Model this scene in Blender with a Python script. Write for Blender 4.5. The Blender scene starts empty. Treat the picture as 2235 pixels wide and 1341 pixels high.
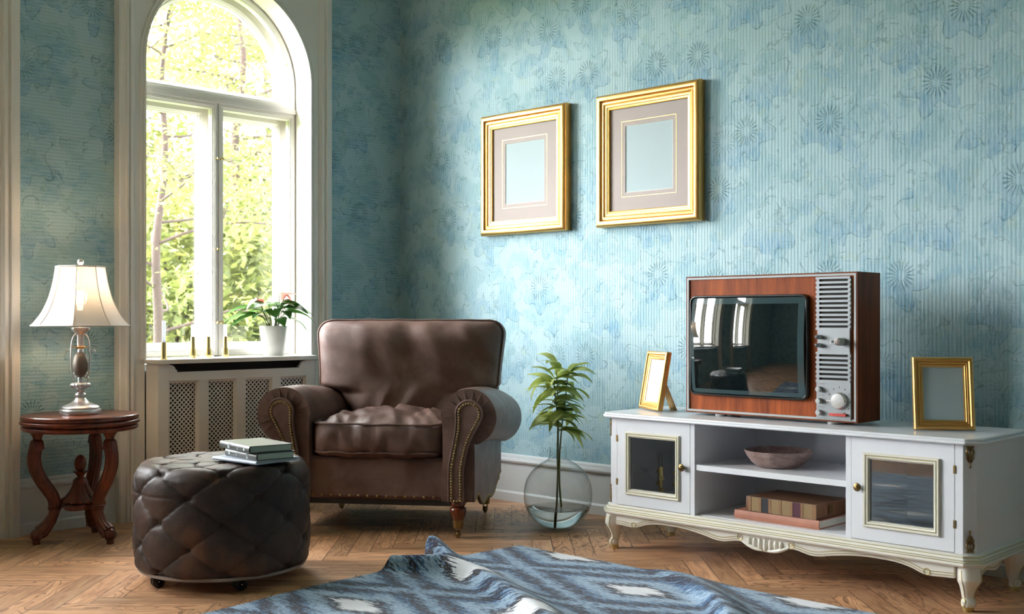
import bpy, bmesh, math, random
from mathutils import Vector, Matrix, noise
from math import sin, cos, pi, radians, sqrt, atan2, hypot, exp

S = bpy.context.scene
COL = S.collection
R = random.Random(7)

# ---------------------------------------------------------------- camera
W, H = 2235, 1341
FPX, YAW, HORIZON = 2473.3, 0.80021, 698.0
cam_d = bpy.data.cameras.new('camera')
cam = bpy.data.objects.new('camera', cam_d)
COL.objects.link(cam)
S.camera = cam
cam.location = (5.305, -4.488, 1.0)
cam.rotation_euler = (pi / 2, 0, pi / 2 - YAW)      # looks along (-cos yaw, sin yaw)
cam_d.sensor_fit = 'HORIZONTAL'
cam_d.sensor_width = 36.0
cam_d.lens = 36.0 * FPX / W
cam_d.shift_y = (HORIZON - H / 2) / W
cam_d.clip_start = 0.05
cam_d.clip_end = 200
cam_d.dof.use_dof = True
cam_d.dof.focus_distance = 5.0
cam_d.dof.aperture_fstop = 3.6

# ---------------------------------------------------------------- light
wd = bpy.data.worlds.new('sky')
S.world = wd
wd.use_nodes = True
nt = wd.node_tree
bg = nt.nodes['Background']
bg.inputs['Color'].default_value = (0.97, 0.98, 1.0, 1)
bg.inputs['Strength'].default_value = 5.6

sun_d = bpy.data.lights.new('sun', 'SUN')
sun = bpy.data.objects.new('sun', sun_d)
COL.objects.link(sun)
sun_d.energy = 13.0
sun_d.color = (0.96, 0.97, 1.0)
sun_d.angle = radians(66)
sun.location = (-6, -7, 4)
SUN_DIR = Vector((1.0, 1.30, -0.36))
sun.rotation_euler = SUN_DIR.to_track_quat('-Z', 'Y').to_euler()

vs = S.view_settings
vs.view_transform = 'Standard'
vs.look = 'None'
vs.gamma = 1.0
vs.use_curve_mapping = False
vs.exposure = 1.95
S.render.film_transparent = False
cy = S.cycles
cy.use_denoising = True
cy.denoiser = 'OPENIMAGEDENOISE'
cy.max_bounces = 12
cy.diffuse_bounces = 6
cy.glossy_bounces = 5
cy.transmission_bounces = 10
cy.transparent_max_bounces = 16
cy.sample_clamp_indirect = 6.0
cy.caustics_refractive = False
cy.caustics_reflective = False

# ---------------------------------------------------------------- geometry helpers
class G:
    """Collects verts and faces, then links them as ONE mesh object."""
    def __init__(s):
        s.v = []; s.f = []; s.m = []
    def add(s, vs_, fs, mi=0, M=None):
        o = len(s.v)
        for p in vs_:
            p = Vector(p)
            s.v.append(M @ p if M else p)
        for f in fs:
            s.f.append([o + i for i in f]); s.m.append(mi)
        return s
    def box(s, a, b, mi=0, M=None):
        x0, y0, z0 = a; x1, y1, z1 = b
        vs_ = [(x0, y0, z0), (x1, y0, z0), (x1, y1, z0), (x0, y1, z0), (x0, y0, z1), (x1, y0, z1), (x1, y1, z1), (x0, y1, z1)]
        return s.add(vs_, [(0, 3, 2, 1), (4, 5, 6, 7), (0, 1, 5, 4), (1, 2, 6, 5), (2, 3, 7, 6), (3, 0, 4, 7)], mi, M)
    def lathe(s, prof, n=32, c=(0, 0, 0), mi=0, mod=None, M=None, cap=True):
        vs_ = []; fs = []
        for (r, z) in prof:
            for k in range(n):
                a = 2 * pi * k / n
                rr = r * (mod(a, z) if mod else 1)
                vs_.append((c[0] + rr * cos(a), c[1] + rr * sin(a), c[2] + z))
        m = len(prof)
        for j in range(m - 1):
            for k in range(n):
                k2 = (k + 1) % n
                fs.append((j * n + k, j * n + k2, (j + 1) * n + k2, (j + 1) * n + k))
        if cap:
            if prof[0][0] > 1e-5: fs.append(tuple(range(n - 1, -1, -1)))
            if prof[-1][0] > 1e-5: fs.append(tuple((m - 1) * n + k for k in range(n)))
        return s.add(vs_, fs, mi, M)
    def tube(s, pts, r, n=10, mi=0, M=None, cap=True, closed=False, mod=None, up=None):
        pts = [Vector(p) for p in pts]; m = len(pts)
        rs = r if isinstance(r, (list, tuple)) else [r] * m
        vs_ = []; fs = []
        prev = None
        for i, p in enumerate(pts):
            if closed: t = pts[(i + 1) % m] - pts[i - 1]
            else: t = pts[min(i + 1, m - 1)] - pts[max(i - 1, 0)]
            t.normalize()
            if prev is None:
                a = Vector(up) if up else (Vector((0, 0, 1)) if abs(t.z) < 0.9 else Vector((1, 0, 0)))
            else: a = prev
            x = (a - t * a.dot(t)).normalized(); prev = x
            y = t.cross(x)
            for k in range(n):
                an = 2 * pi * k / n
                rr = rs[i] * (mod(an, i / (m - 1)) if mod else 1)
                vs_.append(p + x * rr * cos(an) + y * rr * sin(an))
        for i in range(m if closed else m - 1):
            i2 = (i + 1) % m
            for k in range(n):
                k2 = (k + 1) % n
                fs.append((i * n + k, i * n + k2, i2 * n + k2, i2 * n + k))
        if cap and not closed:
            fs.append(tuple(range(n - 1, -1, -1))); fs.append(tuple((m - 1) * n + k for k in range(n)))
        return s.add(vs_, fs, mi, M)
    def prism(s, poly, d0, d1, ax='y', mi=0, M=None):
        """poly of (a, b) pairs; ax is the extrusion axis."""
        def P(a, b, d):
            return {'y': (a, d, b), 'x': (d, a, b), 'z': (a, b, d)}[ax]
        n = len(poly)
        vs_ = [P(a, b, d0) for a, b in poly] + [P(a, b, d1) for a, b in poly]
        fs = [tuple(range(n)), tuple(range(2 * n - 1, n - 1, -1))]
        for i in range(n):
            j = (i + 1) % n
            fs.append((i, i + n, j + n, j))
        return s.add(vs_, fs, mi, M)
    def grid(s, fn, nu, nv, wrap=False, mi=0, M=None):
        vs_ = []; fs = []
        cu = nu if wrap else nu + 1
        for j in range(nv + 1):
            for i in range(cu):
                vs_.append(fn(i / nu, j / nv))
        for j in range(nv):
            for i in range(nu):
                i2 = (i + 1) % cu
                fs.append((j * cu + i, j * cu + i2, (j + 1) * cu + i2, (j + 1) * cu + i))
        return s.add(vs_, fs, mi, M)
    def rail(s, path, prof, nrm, closed=True, pclosed=True, mi=0, M=None):
        """Sweeps a profile of (offset to the inside, height along nrm) round a flat path with mitred corners."""
        path = [Vector(p) for p in path]; nrm = Vector(nrm); m = len(path); n = len(prof)
        vs_ = []; fs = []
        for i, p in enumerate(path):
            if closed or 0 < i < m - 1:
                t0 = (p - path[i - 1]).normalized(); t1 = (path[(i + 1) % m] - p).normalized()
            elif i == 0: t0 = t1 = (path[1] - p).normalized()
            else: t0 = t1 = (p - path[i - 1]).normalized()
            a = nrm.cross(t0); b = nrm.cross(t1)
            mt = (a + b); mt = mt / max(1e-6, mt.dot(a)) if mt.length > 1e-6 else a
            for (o, h) in prof: vs_.append(p + mt * o + nrm * h)
        for i in range(m if closed else m - 1):
            i2 = (i + 1) % m
            for k in range(n if pclosed else n - 1):
                k2 = (k + 1) % n
                fs.append((i * n + k, i2 * n + k, i2 * n + k2, i * n + k2))
        if not closed and pclosed:
            fs.append(tuple(range(n))); fs.append(tuple((m - 1) * n + k for k in range(n - 1, -1, -1)))
        return s.add(vs_, fs, mi, M)
    def soft(s, w, d, h, n=24, p=8.0, crown=(0, 0, 0), disp=None, c=(0, 0, 0), mi=0, M=None):
        """A rounded, puffed box: cushion, stuffed pad."""
        vs_ = []; fs = []
        for axis in range(3):
            for sg in (-1, 1):
                o = len(vs_)
                for j in range(n + 1):
                    for i in range(n + 1):
                        a = -1 + 2 * i / n; b = -1 + 2 * j / n
                        q = [0, 0, 0]; q[axis] = sg; q[(axis + 1) % 3] = a * sg; q[(axis + 2) % 3] = b
                        L = (abs(q[0]) ** p + abs(q[1]) ** p + abs(q[2]) ** p) ** (1 / p)
                        x, y, z = q[0] / L, q[1] / L, q[2] / L
                        X = x * w / 2 + crown[0] * (1 - y * y) * (1 - z * z) * x
                        Y = y * d / 2 + crown[1] * (1 - x * x) * (1 - z * z) * y
                        Z = z * h / 2 + crown[2] * (1 - x * x) * (1 - y * y) * z
                        v = Vector((X, Y, Z))
                        if disp: v = v + disp(x, y, z)
                        vs_.append((v.x + c[0], v.y + c[1], v.z + c[2]))
                for j in range(n):
                    for i in range(n):
                        fs.append((o + j * (n + 1) + i, o + j * (n + 1) + i + 1, o + (j + 1) * (n + 1) + i + 1, o + (j + 1) * (n + 1) + i))
        return s.add(vs_, fs, mi, M)
    def obj(s, name, mats, parent=None, bevel=0, seg=2, smooth=40, weld=True, sub=0, loc=None):
        me = bpy.data.meshes.new(name)
        me.from_pydata([tuple(v) for v in s.v], [], s.f)
        mats = mats if isinstance(mats, (list, tuple)) else [mats]
        for m in mats: me.materials.append(m)
        me.polygons.foreach_set('material_index', s.m)
        bm = bmesh.new(); bm.from_mesh(me)
        if weld: bmesh.ops.remove_doubles(bm, verts=bm.verts, dist=1e-5)
        bmesh.ops.recalc_face_normals(bm, faces=bm.faces)
        bm.to_mesh(me); bm.free()
        if smooth:
            me.polygons.foreach_set('use_smooth', [True] * len(me.polygons))
            me.set_sharp_from_angle(angle=radians(smooth))
        ob = bpy.data.objects.new(name, me)
        COL.objects.link(ob)
        if parent: ob.parent = parent
        if loc: ob.location = loc
        if bevel:
            b = ob.modifiers.new('bevel', 'BEVEL'); b.width = bevel; b.segments = seg
            b.limit_method = 'ANGLE'; b.angle_limit = radians(40); b.harden_normals = False
        if sub:
            b = ob.modifiers.new('subdivision', 'SUBSURF'); b.levels = sub; b.render_levels = sub
        return ob

def thing(name, label, cat, loc=(0, 0, 0), rz=0, group=None):
    o = bpy.data.objects.new(name, None); COL.objects.link(o)
    o.empty_display_size = 0.1
    o.location = loc; o.rotation_euler = (0, 0, rz)
    return tag(o, label, cat, group)
def tag(o, label=None, cat=None, group=None, kind=None):
    if label: o['label'] = label
    if cat: o['category'] = cat
    if group: o['group'] = group
    if kind: o['kind'] = kind
    return o
def struct(o, label, cat):
    return tag(o, label, cat, None, 'structure')
def copy_tree(o, parent=None):
    c = o.copy(); COL.objects.link(c)
    if parent: c.parent = parent
    for ch in list(o.children): copy_tree(ch, c)
    return c
def smooth01(a, b, x):
    t = min(1, max(0, (x - a) / (b - a))); return t * t * (3 - 2 * t)
def interp(tab, x):
    if x <= tab[0][0]: return tab[0][1:]
    for (p, q) in zip(tab, tab[1:]):
        if x <= q[0]:
            t = (x - p[0]) / (q[0] - p[0])
            return tuple(a + (b - a) * t for a, b in zip(p[1:], q[1:]))
    return tab[-1][1:]
def spline(pts, k=8):
    """Catmull-Rom through the points."""
    P = [Vector(p) for p in pts]; out = []
    for i in range(len(P) - 1):
        a = P[i - 1] if i else P[0] * 2 - P[1]; b = P[i]; c = P[i + 1]
        d = P[i + 2] if i + 2 < len(P) else P[-1] * 2 - P[-2]
        for j in range(k):
            t = j / k
            out.append(0.5 * ((2 * b) + (c - a) * t + (2 * a - 5 * b + 4 * c - d) * t * t + (3 * b - 3 * c + d - a) * t ** 3))
    out.append(P[-1]); return out
def rotm(ax, a): return Matrix.Rotation(a, 4, ax)
def trans(*p): return Matrix.Translation(Vector(p))
# ---------------------------------------------------------------- materials
class NT:
    def __init__(s, name):
        s.mat = bpy.data.materials.new(name); s.mat.use_nodes = True
        s.t = s.mat.node_tree; s.t.nodes.clear()
        s.out = s.t.nodes.new('ShaderNodeOutputMaterial')
    def n(s, typ, props=None, **ins):
        nd = s.t.nodes.new('ShaderNode' + typ)
        for k, v in (props or {}).items(): setattr(nd, k, v)
        for k, v in ins.items(): s.set(nd, k.replace('_', ' '), v)
        return nd
    def set(s, nd, k, v):
        sock = nd.inputs[int(k)] if k.isdigit() else nd.inputs[k]
        if isinstance(v, bpy.types.NodeSocket): s.t.links.new(v, sock)
        elif isinstance(v, bpy.types.Node): s.t.links.new(v.outputs[0], sock)
        else:
            if hasattr(sock.default_value, '__len__') and not hasattr(v, '__len__'): v = [v] * len(sock.default_value)
            if sock.type == 'RGBA' and len(v) == 3: v = tuple(v) + (1,)
            sock.default_value = v
    def m(s, op, a, b=None, c=None, clamp=False):
        nd = s.t.nodes.new('ShaderNodeMath'); nd.operation = op; nd.use_clamp = clamp
        for i, v in enumerate((a, b, c)):
            if v is not None: s.set(nd, str(i), v)
        return nd.outputs[0]
    def vm(s, op, a, b=None):
        nd = s.t.nodes.new('ShaderNodeVectorMath'); nd.operation = op
        s.set(nd, '0', a)
        if b is not None:
            if op == 'SCALE': s.set(nd, 'Scale', b)
            else: s.set(nd, '1', b)
        return nd.outputs['Value'] if op in ('LENGTH', 'DOT_PRODUCT', 'DISTANCE') else nd.outputs[0]
    def mix(s, f, a, b, mode='MIX'):
        nd = s.t.nodes.new('ShaderNodeMix'); nd.data_type = 'RGBA'; nd.blend_type = mode
        s.set(nd, '0', f); s.set(nd, '6', a); s.set(nd, '7', b)
        return nd.outputs[2]
    def ss(s, a, b, x):
        nd = s.t.nodes.new('ShaderNodeMapRange'); nd.interpolation_type = 'SMOOTHSTEP'
        s.set(nd, '0', x); s.set(nd, '1', a); s.set(nd, '2', b)
        return nd.outputs[0]
    def noise(s, vec, scale, detail=3, rough=0.55, dist=0.0, dim='3D'):
        nd = s.n('TexNoise', {'noise_dimensions': dim}, Scale=scale, Detail=detail, Roughness=rough, Distortion=dist)
        if vec is not None: s.set(nd, 'Vector', vec)
        return nd.outputs[0]
    def ramp(s, x, stops, interp='LINEAR'):
        nd = s.t.nodes.new('ShaderNodeValToRGB'); cr = nd.color_ramp; cr.interpolation = interp
        while len(cr.elements) < len(stops): cr.elements.new(0.5)
        for e, (p, c) in zip(cr.elements, stops):
            e.position = p; e.color = tuple(c) + (1,) if len(c) == 3 else c
        s.set(nd, '0', x); return nd.outputs[0]
    def obco(s): return s.n('TexCoord').outputs['Object']
    def pos(s): return s.n('NewGeometry').outputs['Position']
    def xyz(s, v):
        nd = s.n('SeparateXYZ'); s.set(nd, '0', v); return nd.outputs
    def com(s, x, y, z=0.0):
        nd = s.n('CombineXYZ'); s.set(nd, '0', x); s.set(nd, '1', y); s.set(nd, '2', z); return nd.outputs[0]
    def bump(s, h, dist, strength=1.0):
        return s.n('Bump', None, Strength=strength, Distance=dist, Height=h).outputs[0]
    def bsdf(s, **k):
        nd = s.n('BsdfPrincipled', None, **k); s.t.links.new(nd.outputs[0], s.out.inputs[0]); return nd
    def surf(s, sh): s.t.links.new(sh if isinstance(sh, bpy.types.NodeSocket) else sh.outputs[0], s.out.inputs[0]); return s.mat

def hexc(r, g, b):
    return tuple(((c / 255) / 12.92 if c / 255 <= 0.04045 else ((c / 255 + 0.055) / 1.055) ** 2.4) for c in (r, g, b))

def plain(name, col, rough=0.5, metal=0.0, var=0.12, vscale=6.0, bump=0.0, bscale=60.0, spec=0.5, coat=0.0, stretch=None, rvar=0.0):
    t = NT(name); co = t.obco()
    if stretch: co = t.vm('MULTIPLY', co, stretch)
    nz = t.noise(co, vscale, 4)
    c = t.mix(nz, tuple(x * (1 - var) for x in col), tuple(min(1, x * (1 + var)) for x in col))
    k = dict(Base_Color=c, Roughness=rough, Metallic=metal, Specular_IOR_Level=spec, Coat_Weight=coat)
    if rvar: k['Roughness'] = t.m('ADD', rough - rvar / 2, t.m('MULTIPLY', t.noise(co, vscale * 2, 3), rvar))
    if bump: k['Normal'] = t.bump(t.noise(co, bscale, 4), bump)
    t.bsdf(**k)
    return t.mat

def wallpaper(name, along, ribs_along_u):
    t = NT(name); p = t.xyz(t.pos())
    u = p[0] if along == 'x' else p[1]; v = p[2]
    P = t.com(u, v, 0.0 if along == 'x' else 7.3)
    w1 = t.n('TexNoise', None, Vector=P, Scale=5.0, Detail=2.0).outputs[1]
    D = t.vm('ADD', P, t.vm('SCALE', t.vm('SUBTRACT', w1, (0.5, 0.5, 0.5)), 0.09))
    n1 = t.noise(D, 6.2, 2.5, 0.5)
    n2 = t.noise(t.vm('ADD', D, (3.1, 8.2, 0)), 7.6, 2.5, 0.5)
    brk = t.ss(0.40, 0.54, t.noise(P, 20.0, 2))
    e1 = t.m('SUBTRACT', 1.0, t.ss(0.0, 0.013, t.m('ABSOLUTE', t.m('SUBTRACT', n1, 0.5))))
    e2 = t.m('SUBTRACT', 1.0, t.ss(0.0, 0.012, t.m('ABSOLUTE', t.m('SUBTRACT', n2, 0.55))))
    # dahlia heads, one to a cell
    vor = t.n('TexVoronoi', {'voronoi_dimensions': '2D', 'feature': 'F1'}, Vector=P, Scale=2.9, Randomness=0.75)
    d = t.vm('SUBTRACT', P, vor.outputs['Position'])
    dx = t.xyz(d); r = t.m('SQRT', t.m('ADD', t.m('MULTIPLY', dx[0], dx[0]), t.m('MULTIPLY', dx[1], dx[1])))
    th = t.m('ARCTAN2', dx[1], dx[0])
    rnd = t.xyz(vor.outputs['Color'])[0]
    wob = t.m('MULTIPLY', t.m('SUBTRACT', t.noise(P, 40.0, 2), 0.5), 3.0)
    rays = t.ss(0.15, 0.7, t.m('COSINE', t.m('ADD', t.m('MULTIPLY', th, 19.0), wob)))
    ring = t.m('MULTIPLY', t.ss(0.017, 0.024, r), t.m('SUBTRACT', 1.0, t.ss(0.052, 0.074, r)))
    rays = t.m('MULTIPLY', t.m('MULTIPLY', rays, ring), t.m('ADD', 0.25, t.m('MULTIPLY', 0.75, t.ss(0.25, 0.6, t.xyz(vor.outputs['Color'])[1]))))
    R_ = t.m('ADD', 0.125, t.m('MULTIPLY', 0.030, t.m('COSINE', t.m('ADD', t.m('MULTIPLY', th, 6.0), t.m('MULTIPLY', rnd, 6.0)))))
    R_ = t.m('ADD', R_, t.m('MULTIPLY', t.m('SUBTRACT', n2, 0.5), 0.14))
    pin = t.m('SUBTRACT', 1.0, t.ss(-0.004, 0.004, t.m('SUBTRACT', r, R_)))
    pedge = t.m('SUBTRACT', 1.0, t.ss(0.0, 0.0065, t.m('ABSOLUTE', t.m('SUBTRACT', r, R_))))
    # hatching that follows the ribs
    sc = (150.0, 14.0, 1.0) if ribs_along_u else (14.0, 150.0, 1.0)
    hatch = t.noise(t.vm('MULTIPLY', P, sc), 1.0, 3, 0.6)
    h2 = t.ss(0.36, 0.66, hatch)
    m1 = t.ss(0.495, 0.56, n1); m2 = t.ss(0.55, 0.62, n2)
    c = t.mix(t.m('MULTIPLY', t.noise(P, 2.0, 2), 0.6), BASE0, BASE1)
    c = t.mix(t.m('MULTIPLY', m1, t.m('ADD', 0.14, t.m('MULTIPLY', h2, 0.40))), c, SHADE)
    c = t.mix(t.m('MULTIPLY', t.m('MULTIPLY', m2, t.m('SUBTRACT', 1.0, t.m('MULTIPLY', pin, 0.5))), t.m('ADD', 0.06, t.m('MULTIPLY', h2, 0.48))), c, BLUE)
    low = t.m('MULTIPLY', pin, t.ss(-0.05, 0.09, t.m('MULTIPLY', dx[1], -1.0)))
    c = t.mix(t.m('MULTIPLY', low, t.m('ADD', 0.1, t.m('MULTIPLY', h2, 0.55))), c, BLUE)
    yel = t.m('MULTIPLY', t.ss(0.6, 0.7, t.noise(P, 9.0, 3)), 0.22)
    c = t.mix(yel, c, YEL)
    ln = t.m('MAXIMUM', t.m('MULTIPLY', t.m('MAXIMUM', e1, e2), t.m('MULTIPLY', brk, 0.6)), t.m('MAXIMUM', rays, t.m('MULTIPLY', pedge, t.m('MULTIPLY', brk, 0.8))))
    c = t.mix(t.m('MULTIPLY', ln, t.m('ADD', 0.42, t.m('MULTIPLY', h2, 0.42))), c, LINE)
    a, b = (u, v) if ribs_along_u else (v, u)
    rib = t.m('SINE', t.m('MULTIPLY', a, 2 * pi / 0.0165))
    rib2 = t.m('SINE', t.m('MULTIPLY', b, 2 * pi / 0.0165))
    k = t.m('ADD', 0.965, t.m('ADD', t.m('MULTIPLY', rib, 0.05), t.m('MULTIPLY', rib2, 0.010)))
    c = t.mix(1.0, c, t.com(k, k, k), 'MULTIPLY')
    hgt = t.m('ADD', t.m('ADD', rib, t.m('MULTIPLY', rib2, 0.2)), t.m('MULTIPLY', t.m('SUBTRACT', 0.0, ln), 1.5))
    t.bsdf(Base_Color=c, Roughness=0.62, Specular_IOR_Level=0.3, Normal=t.bump(hgt, 0.0006, 0.5))
    return t.mat
BASE0 = (0.345, 0.53, 0.58); BASE1 = (0.475, 0.60, 0.64)
SHADE = (0.17, 0.36, 0.42); BLUE = (0.15, 0.33, 0.50); LINE = (0.045, 0.13, 0.16); YEL = (0.42, 0.52, 0.34)
M_WALLR = wallpaper('wallpaper_ribs_upright', 'x', True)
M_WALLL = wallpaper('wallpaper_ribs_level', 'y', False)

def parquet():
    t = NT('oak_herringbone'); p = t.pos()
    mp = t.n('Mapping', None, Vector=p, Rotation=(0, 0, -radians(44.5)), Scale=(1 / 0.088, 1 / 0.088, 1), Location=(0.37, 0.2, 0))
    q = t.xyz(mp.outputs[0]); x, y = q[0], q[1]; N = 6.0
    i = t.m('FLOOR', x); j = t.m('FLOOR', y)
    d = t.m('FLOORED_MODULO', t.m('ADD', t.m('SUBTRACT', i, j), 0.001), 2 * N)
    d = t.m('FLOOR', d)
    hor = t.m('LESS_THAN', d, N - 0.5)
    k = t.m('SUBTRACT', 2 * N - 1, d)
    def sel(a, b):   # hor ? a : b
        return t.m('ADD', t.m('MULTIPLY', hor, a), t.m('MULTIPLY', t.m('SUBTRACT', 1.0, hor), b))
    ox = sel(t.m('SUBTRACT', i, d), i); oy = sel(j, t.m('SUBTRACT', j, k))
    lu = sel(t.m('SUBTRACT', x, ox), t.m('SUBTRACT', y, oy))
    lv = sel(t.m('SUBTRACT', y, oy), t.m('SUBTRACT', x, ox))
    wn = t.n('TexWhiteNoise', {'noise_dimensions': '3D'}, Vector=t.com(ox, oy, hor))
    rv = wn.outputs['Value']; rc = t.xyz(wn.outputs['Color'])
    gv = t.com(t.m('ADD', t.m('MULTIPLY', lu, 0.5), t.m('MULTIPLY', rc[0], 90.0)), t.m('ADD', t.m('MULTIPLY', lv, 3.0), t.m('MULTIPLY', rc[1], 70.0)), rc[2])
    g1 = t.noise(gv, 1.1, 5, 0.6, 0.8)
    # cathedral figure
    fig = t.m('FRACT', t.m('MULTIPLY', t.noise(t.com(t.m('ADD', t.m('MULTIPLY', lu, 0.28), t.m('MULTIPLY', rc[1], 40.0)), t.m('ADD', t.m('MULTIPLY', lv, 0.9), t.m('MULTIPLY', rc[0], 33.0)), 0.0), 0.9, 1.5, 0.5), 13.0))
    fig = t.m('ABSOLUTE', t.m('SUBTRACT', t.m('MULTIPLY', fig, 2.0), 1.0))
    fg = t.m('MULTIPLY', t.ss(0.62, 0.98, fig), t.ss(0.35, 0.7, rc[2]))
    c = t.ramp(g1, [(0.25, hexc(146, 100, 70)), (0.5, hexc(206, 156, 118)), (0.75, hexc(230, 190, 150))])
    c = t.mix(t.m('MULTIPLY', fg, 0.65), c, hexc(84, 48, 30))
    br = t.m('ADD', 0.68, t.m('MULTIPLY', rv, 0.5))
    c = t.mix(1.0, c, t.com(br, t.m('MULTIPLY', br, 0.985), t.m('MULTIPLY', br, 0.96)), 'MULTIPLY')
    gap = t.m('MINIMUM', t.m('MINIMUM', lv, t.m('SUBTRACT', 1.0, lv)), t.m('MINIMUM', lu, t.m('SUBTRACT', N, lu)))
    gm = t.m('SUBTRACT', 1.0, t.ss(0.008, 0.03, gap))
    c = t.mix(t.m('MULTIPLY', gm, 0.75), c, hexc(48, 28, 18))
    ro = t.m('ADD', 0.33, t.m('MULTIPLY', g1, 0.18))
    hgt = t.m('SUBTRACT', t.m('MULTIPLY', g1, 0.25), gm)
    t.bsdf(Base_Color=c, Roughness=ro, Specular_IOR_Level=0.45, Normal=t.bump(hgt, 0.0012, 0.6))
    return t.mat
M_FLOOR = parquet()
M_PAINT = plain('white_trim_paint', (0.74, 0.71, 0.665), 0.42, var=0.02)
M_WAIN = plain('grey_white_wainscot_paint', (0.62, 0.65, 0.66), 0.45, var=0.04)
M_CEIL = plain('ceiling_paint', (0.78, 0.78, 0.76), 0.8, var=0.03)
M_CAB = plain('ivory_lacquer', (0.74, 0.75, 0.78), 0.3, var=0.03, coat=0.15)
M_APRON = plain('cream_lacquer', (0.76, 0.74, 0.66), 0.3, var=0.03, coat=0.15)
M_GOLDLINE = plain('gilt_line', (0.52, 0.43, 0.17), 0.38, 0.6, var=0.2)
M_GOLD = plain('gold_leaf', (0.80, 0.46, 0.15), 0.40, 1.0, var=0.08, vscale=14, rvar=0.08)
M_BRASS = plain('polished_brass', (0.82, 0.64, 0.28), 0.27, 1.0, var=0.08)
M_BRONZE = plain('antique_bronze', (0.26, 0.17, 0.07), 0.38, 1.0, var=0.3, vscale=40)
M_NAIL = plain('brass_nail_heads', (0.36, 0.26, 0.12), 0.38, 1.0, var=0.2, vscale=60)
M_STEEL = plain('dark_steel', (0.14, 0.12, 0.11), 0.35, 1.0)
M_PEWTER = plain('silvered_pewter', (0.66, 0.65, 0.66), 0.3, 0.85, var=0.15, vscale=25, bump=0.0004, bscale=90)
M_MAT = plain('mauve_grey_mount_board', hexc(176, 164, 160), 0.8, var=0.03, bump=0.0002, bscale=200)
M_PALE = plain('pale_blue_paper', (0.44, 0.53, 0.56), 0.8, var=0.02, spec=0.2)
M_BLACK = plain('black_rubber', (0.014, 0.015, 0.016), 0.4, var=0.2)
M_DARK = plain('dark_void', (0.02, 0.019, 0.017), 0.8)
M_SILVER = plain('satin_aluminium', (0.27, 0.285, 0.295), 0.45, 0.5, var=0.04, stretch=(1, 1, 40))
M_LGREY = plain('light_grey_plastic', (0.42, 0.44, 0.44), 0.4)
M_RED = plain('red_plastic', (0.55, 0.05, 0.04), 0.4)

M_POT = plain('white_ceramic', (0.78, 0.78, 0.78), 0.35, var=0.03)
M_SOIL = plain('dark_soil', (0.03, 0.02, 0.014), 0.95, var=0.5, vscale=90, bump=0.004, bscale=120)
M_PAGES = plain('book_page_edges', hexc(166, 182, 166), 0.8, var=0.12, vscale=3, stretch=(1, 1, 260))
M_PAGESW = plain('white_page_edges', hexc(204, 204, 190), 0.8, var=0.1, vscale=3, stretch=(1, 1, 260))
M_LTR = plain('pale_spine_lettering', hexc(196, 206, 206), 0.6)

def wood(name, cd, cl, stretch, scale=5.0, rough=0.35, coat=0.0, spec=0.5):
    t = NT(name); co = t.vm('MULTIPLY', t.obco(), stretch)
    g = t.noise(co, scale, 5, 0.6, 0.6); f = t.noise(co, scale * 7, 3, 0.6)
    x = t.m('ADD', t.m('MULTIPLY', g, 0.75), t.m('MULTIPLY', f, 0.25))
    c = t.ramp(x, [(0.32, cd), (0.52, tuple((a + b) / 2 for a, b in zip(cd, cl))), (0.7, cl)])
    t.bsdf(Base_Color=c, Roughness=rough, Coat_Weight=coat, Specular_IOR_Level=spec, Normal=t.bump(x, 0.0006, 0.4))
    return t.mat
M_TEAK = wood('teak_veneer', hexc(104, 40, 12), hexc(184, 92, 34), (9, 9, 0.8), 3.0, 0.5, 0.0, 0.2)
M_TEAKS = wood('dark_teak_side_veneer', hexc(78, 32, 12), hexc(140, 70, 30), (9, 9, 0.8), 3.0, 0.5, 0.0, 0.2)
M_MAHOG = wood('mahogany', hexc(56, 22, 14), hexc(132, 64, 40), (4, 4, 1.0), 5.0, 0.3, 0.15)
M_LEGWOOD = wood('turned_walnut', hexc(56, 20, 8), hexc(128, 58, 26), (12, 12, 2), 5.0, 0.25, 0.3)

def leather(name, base, dark, worn, wamt, rough, scl=1.0):
    t = NT(name); co = t.obco()
    a = t.noise(co, 5.0 * scl, 5, 0.6, 0.3); b = t.noise(co, 16.0 * scl, 5, 0.65)
    c = t.mix(t.ss(0.35, 0.68, a), dark, base)
    sc = t.ss(0.56, 0.7, t.noise(t.vm('MULTIPLY', co, (1.0, 1.0, 0.35)), 42.0 * scl, 4, 0.7, 1.2))
    w = t.m('MULTIPLY', t.ss(0.52, 0.68, t.noise(t.vm('ADD', co, (5, 2, 1)), 4.0 * scl, 3)), t.m('ADD', 0.3, sc))
    c = t.mix(t.m('MULTIPLY', w, wamt), c, worn)
    vo = t.n('TexVoronoi', {'feature': 'DISTANCE_TO_EDGE'}, Vector=co, Scale=210.0)
    hg = t.m('ADD', t.m('MULTIPLY', t.ss(0.0, 0.12, vo.outputs['Distance']), 0.35), t.m('MULTIPLY', b, 1.0))
    t.bsdf(Base_Color=c, Roughness=t.m('ADD', rough, t.m('MULTIPLY', t.m('SUBTRACT', b, 0.5), 0.25)), Specular_IOR_Level=0.2, Normal=t.bump(hg, 0.0015, 0.45))
    return t.mat
M_LEATHER = leather('brown_club_leather', hexc(122, 97, 89), hexc(94, 71, 64), hexc(140, 108, 95), 0.25, 0.40)
M_OTTO = leather('aged_dark_leather', hexc(76, 60, 54), hexc(48, 40, 38), hexc(146, 92, 54), 0.85, 0.40)

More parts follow.
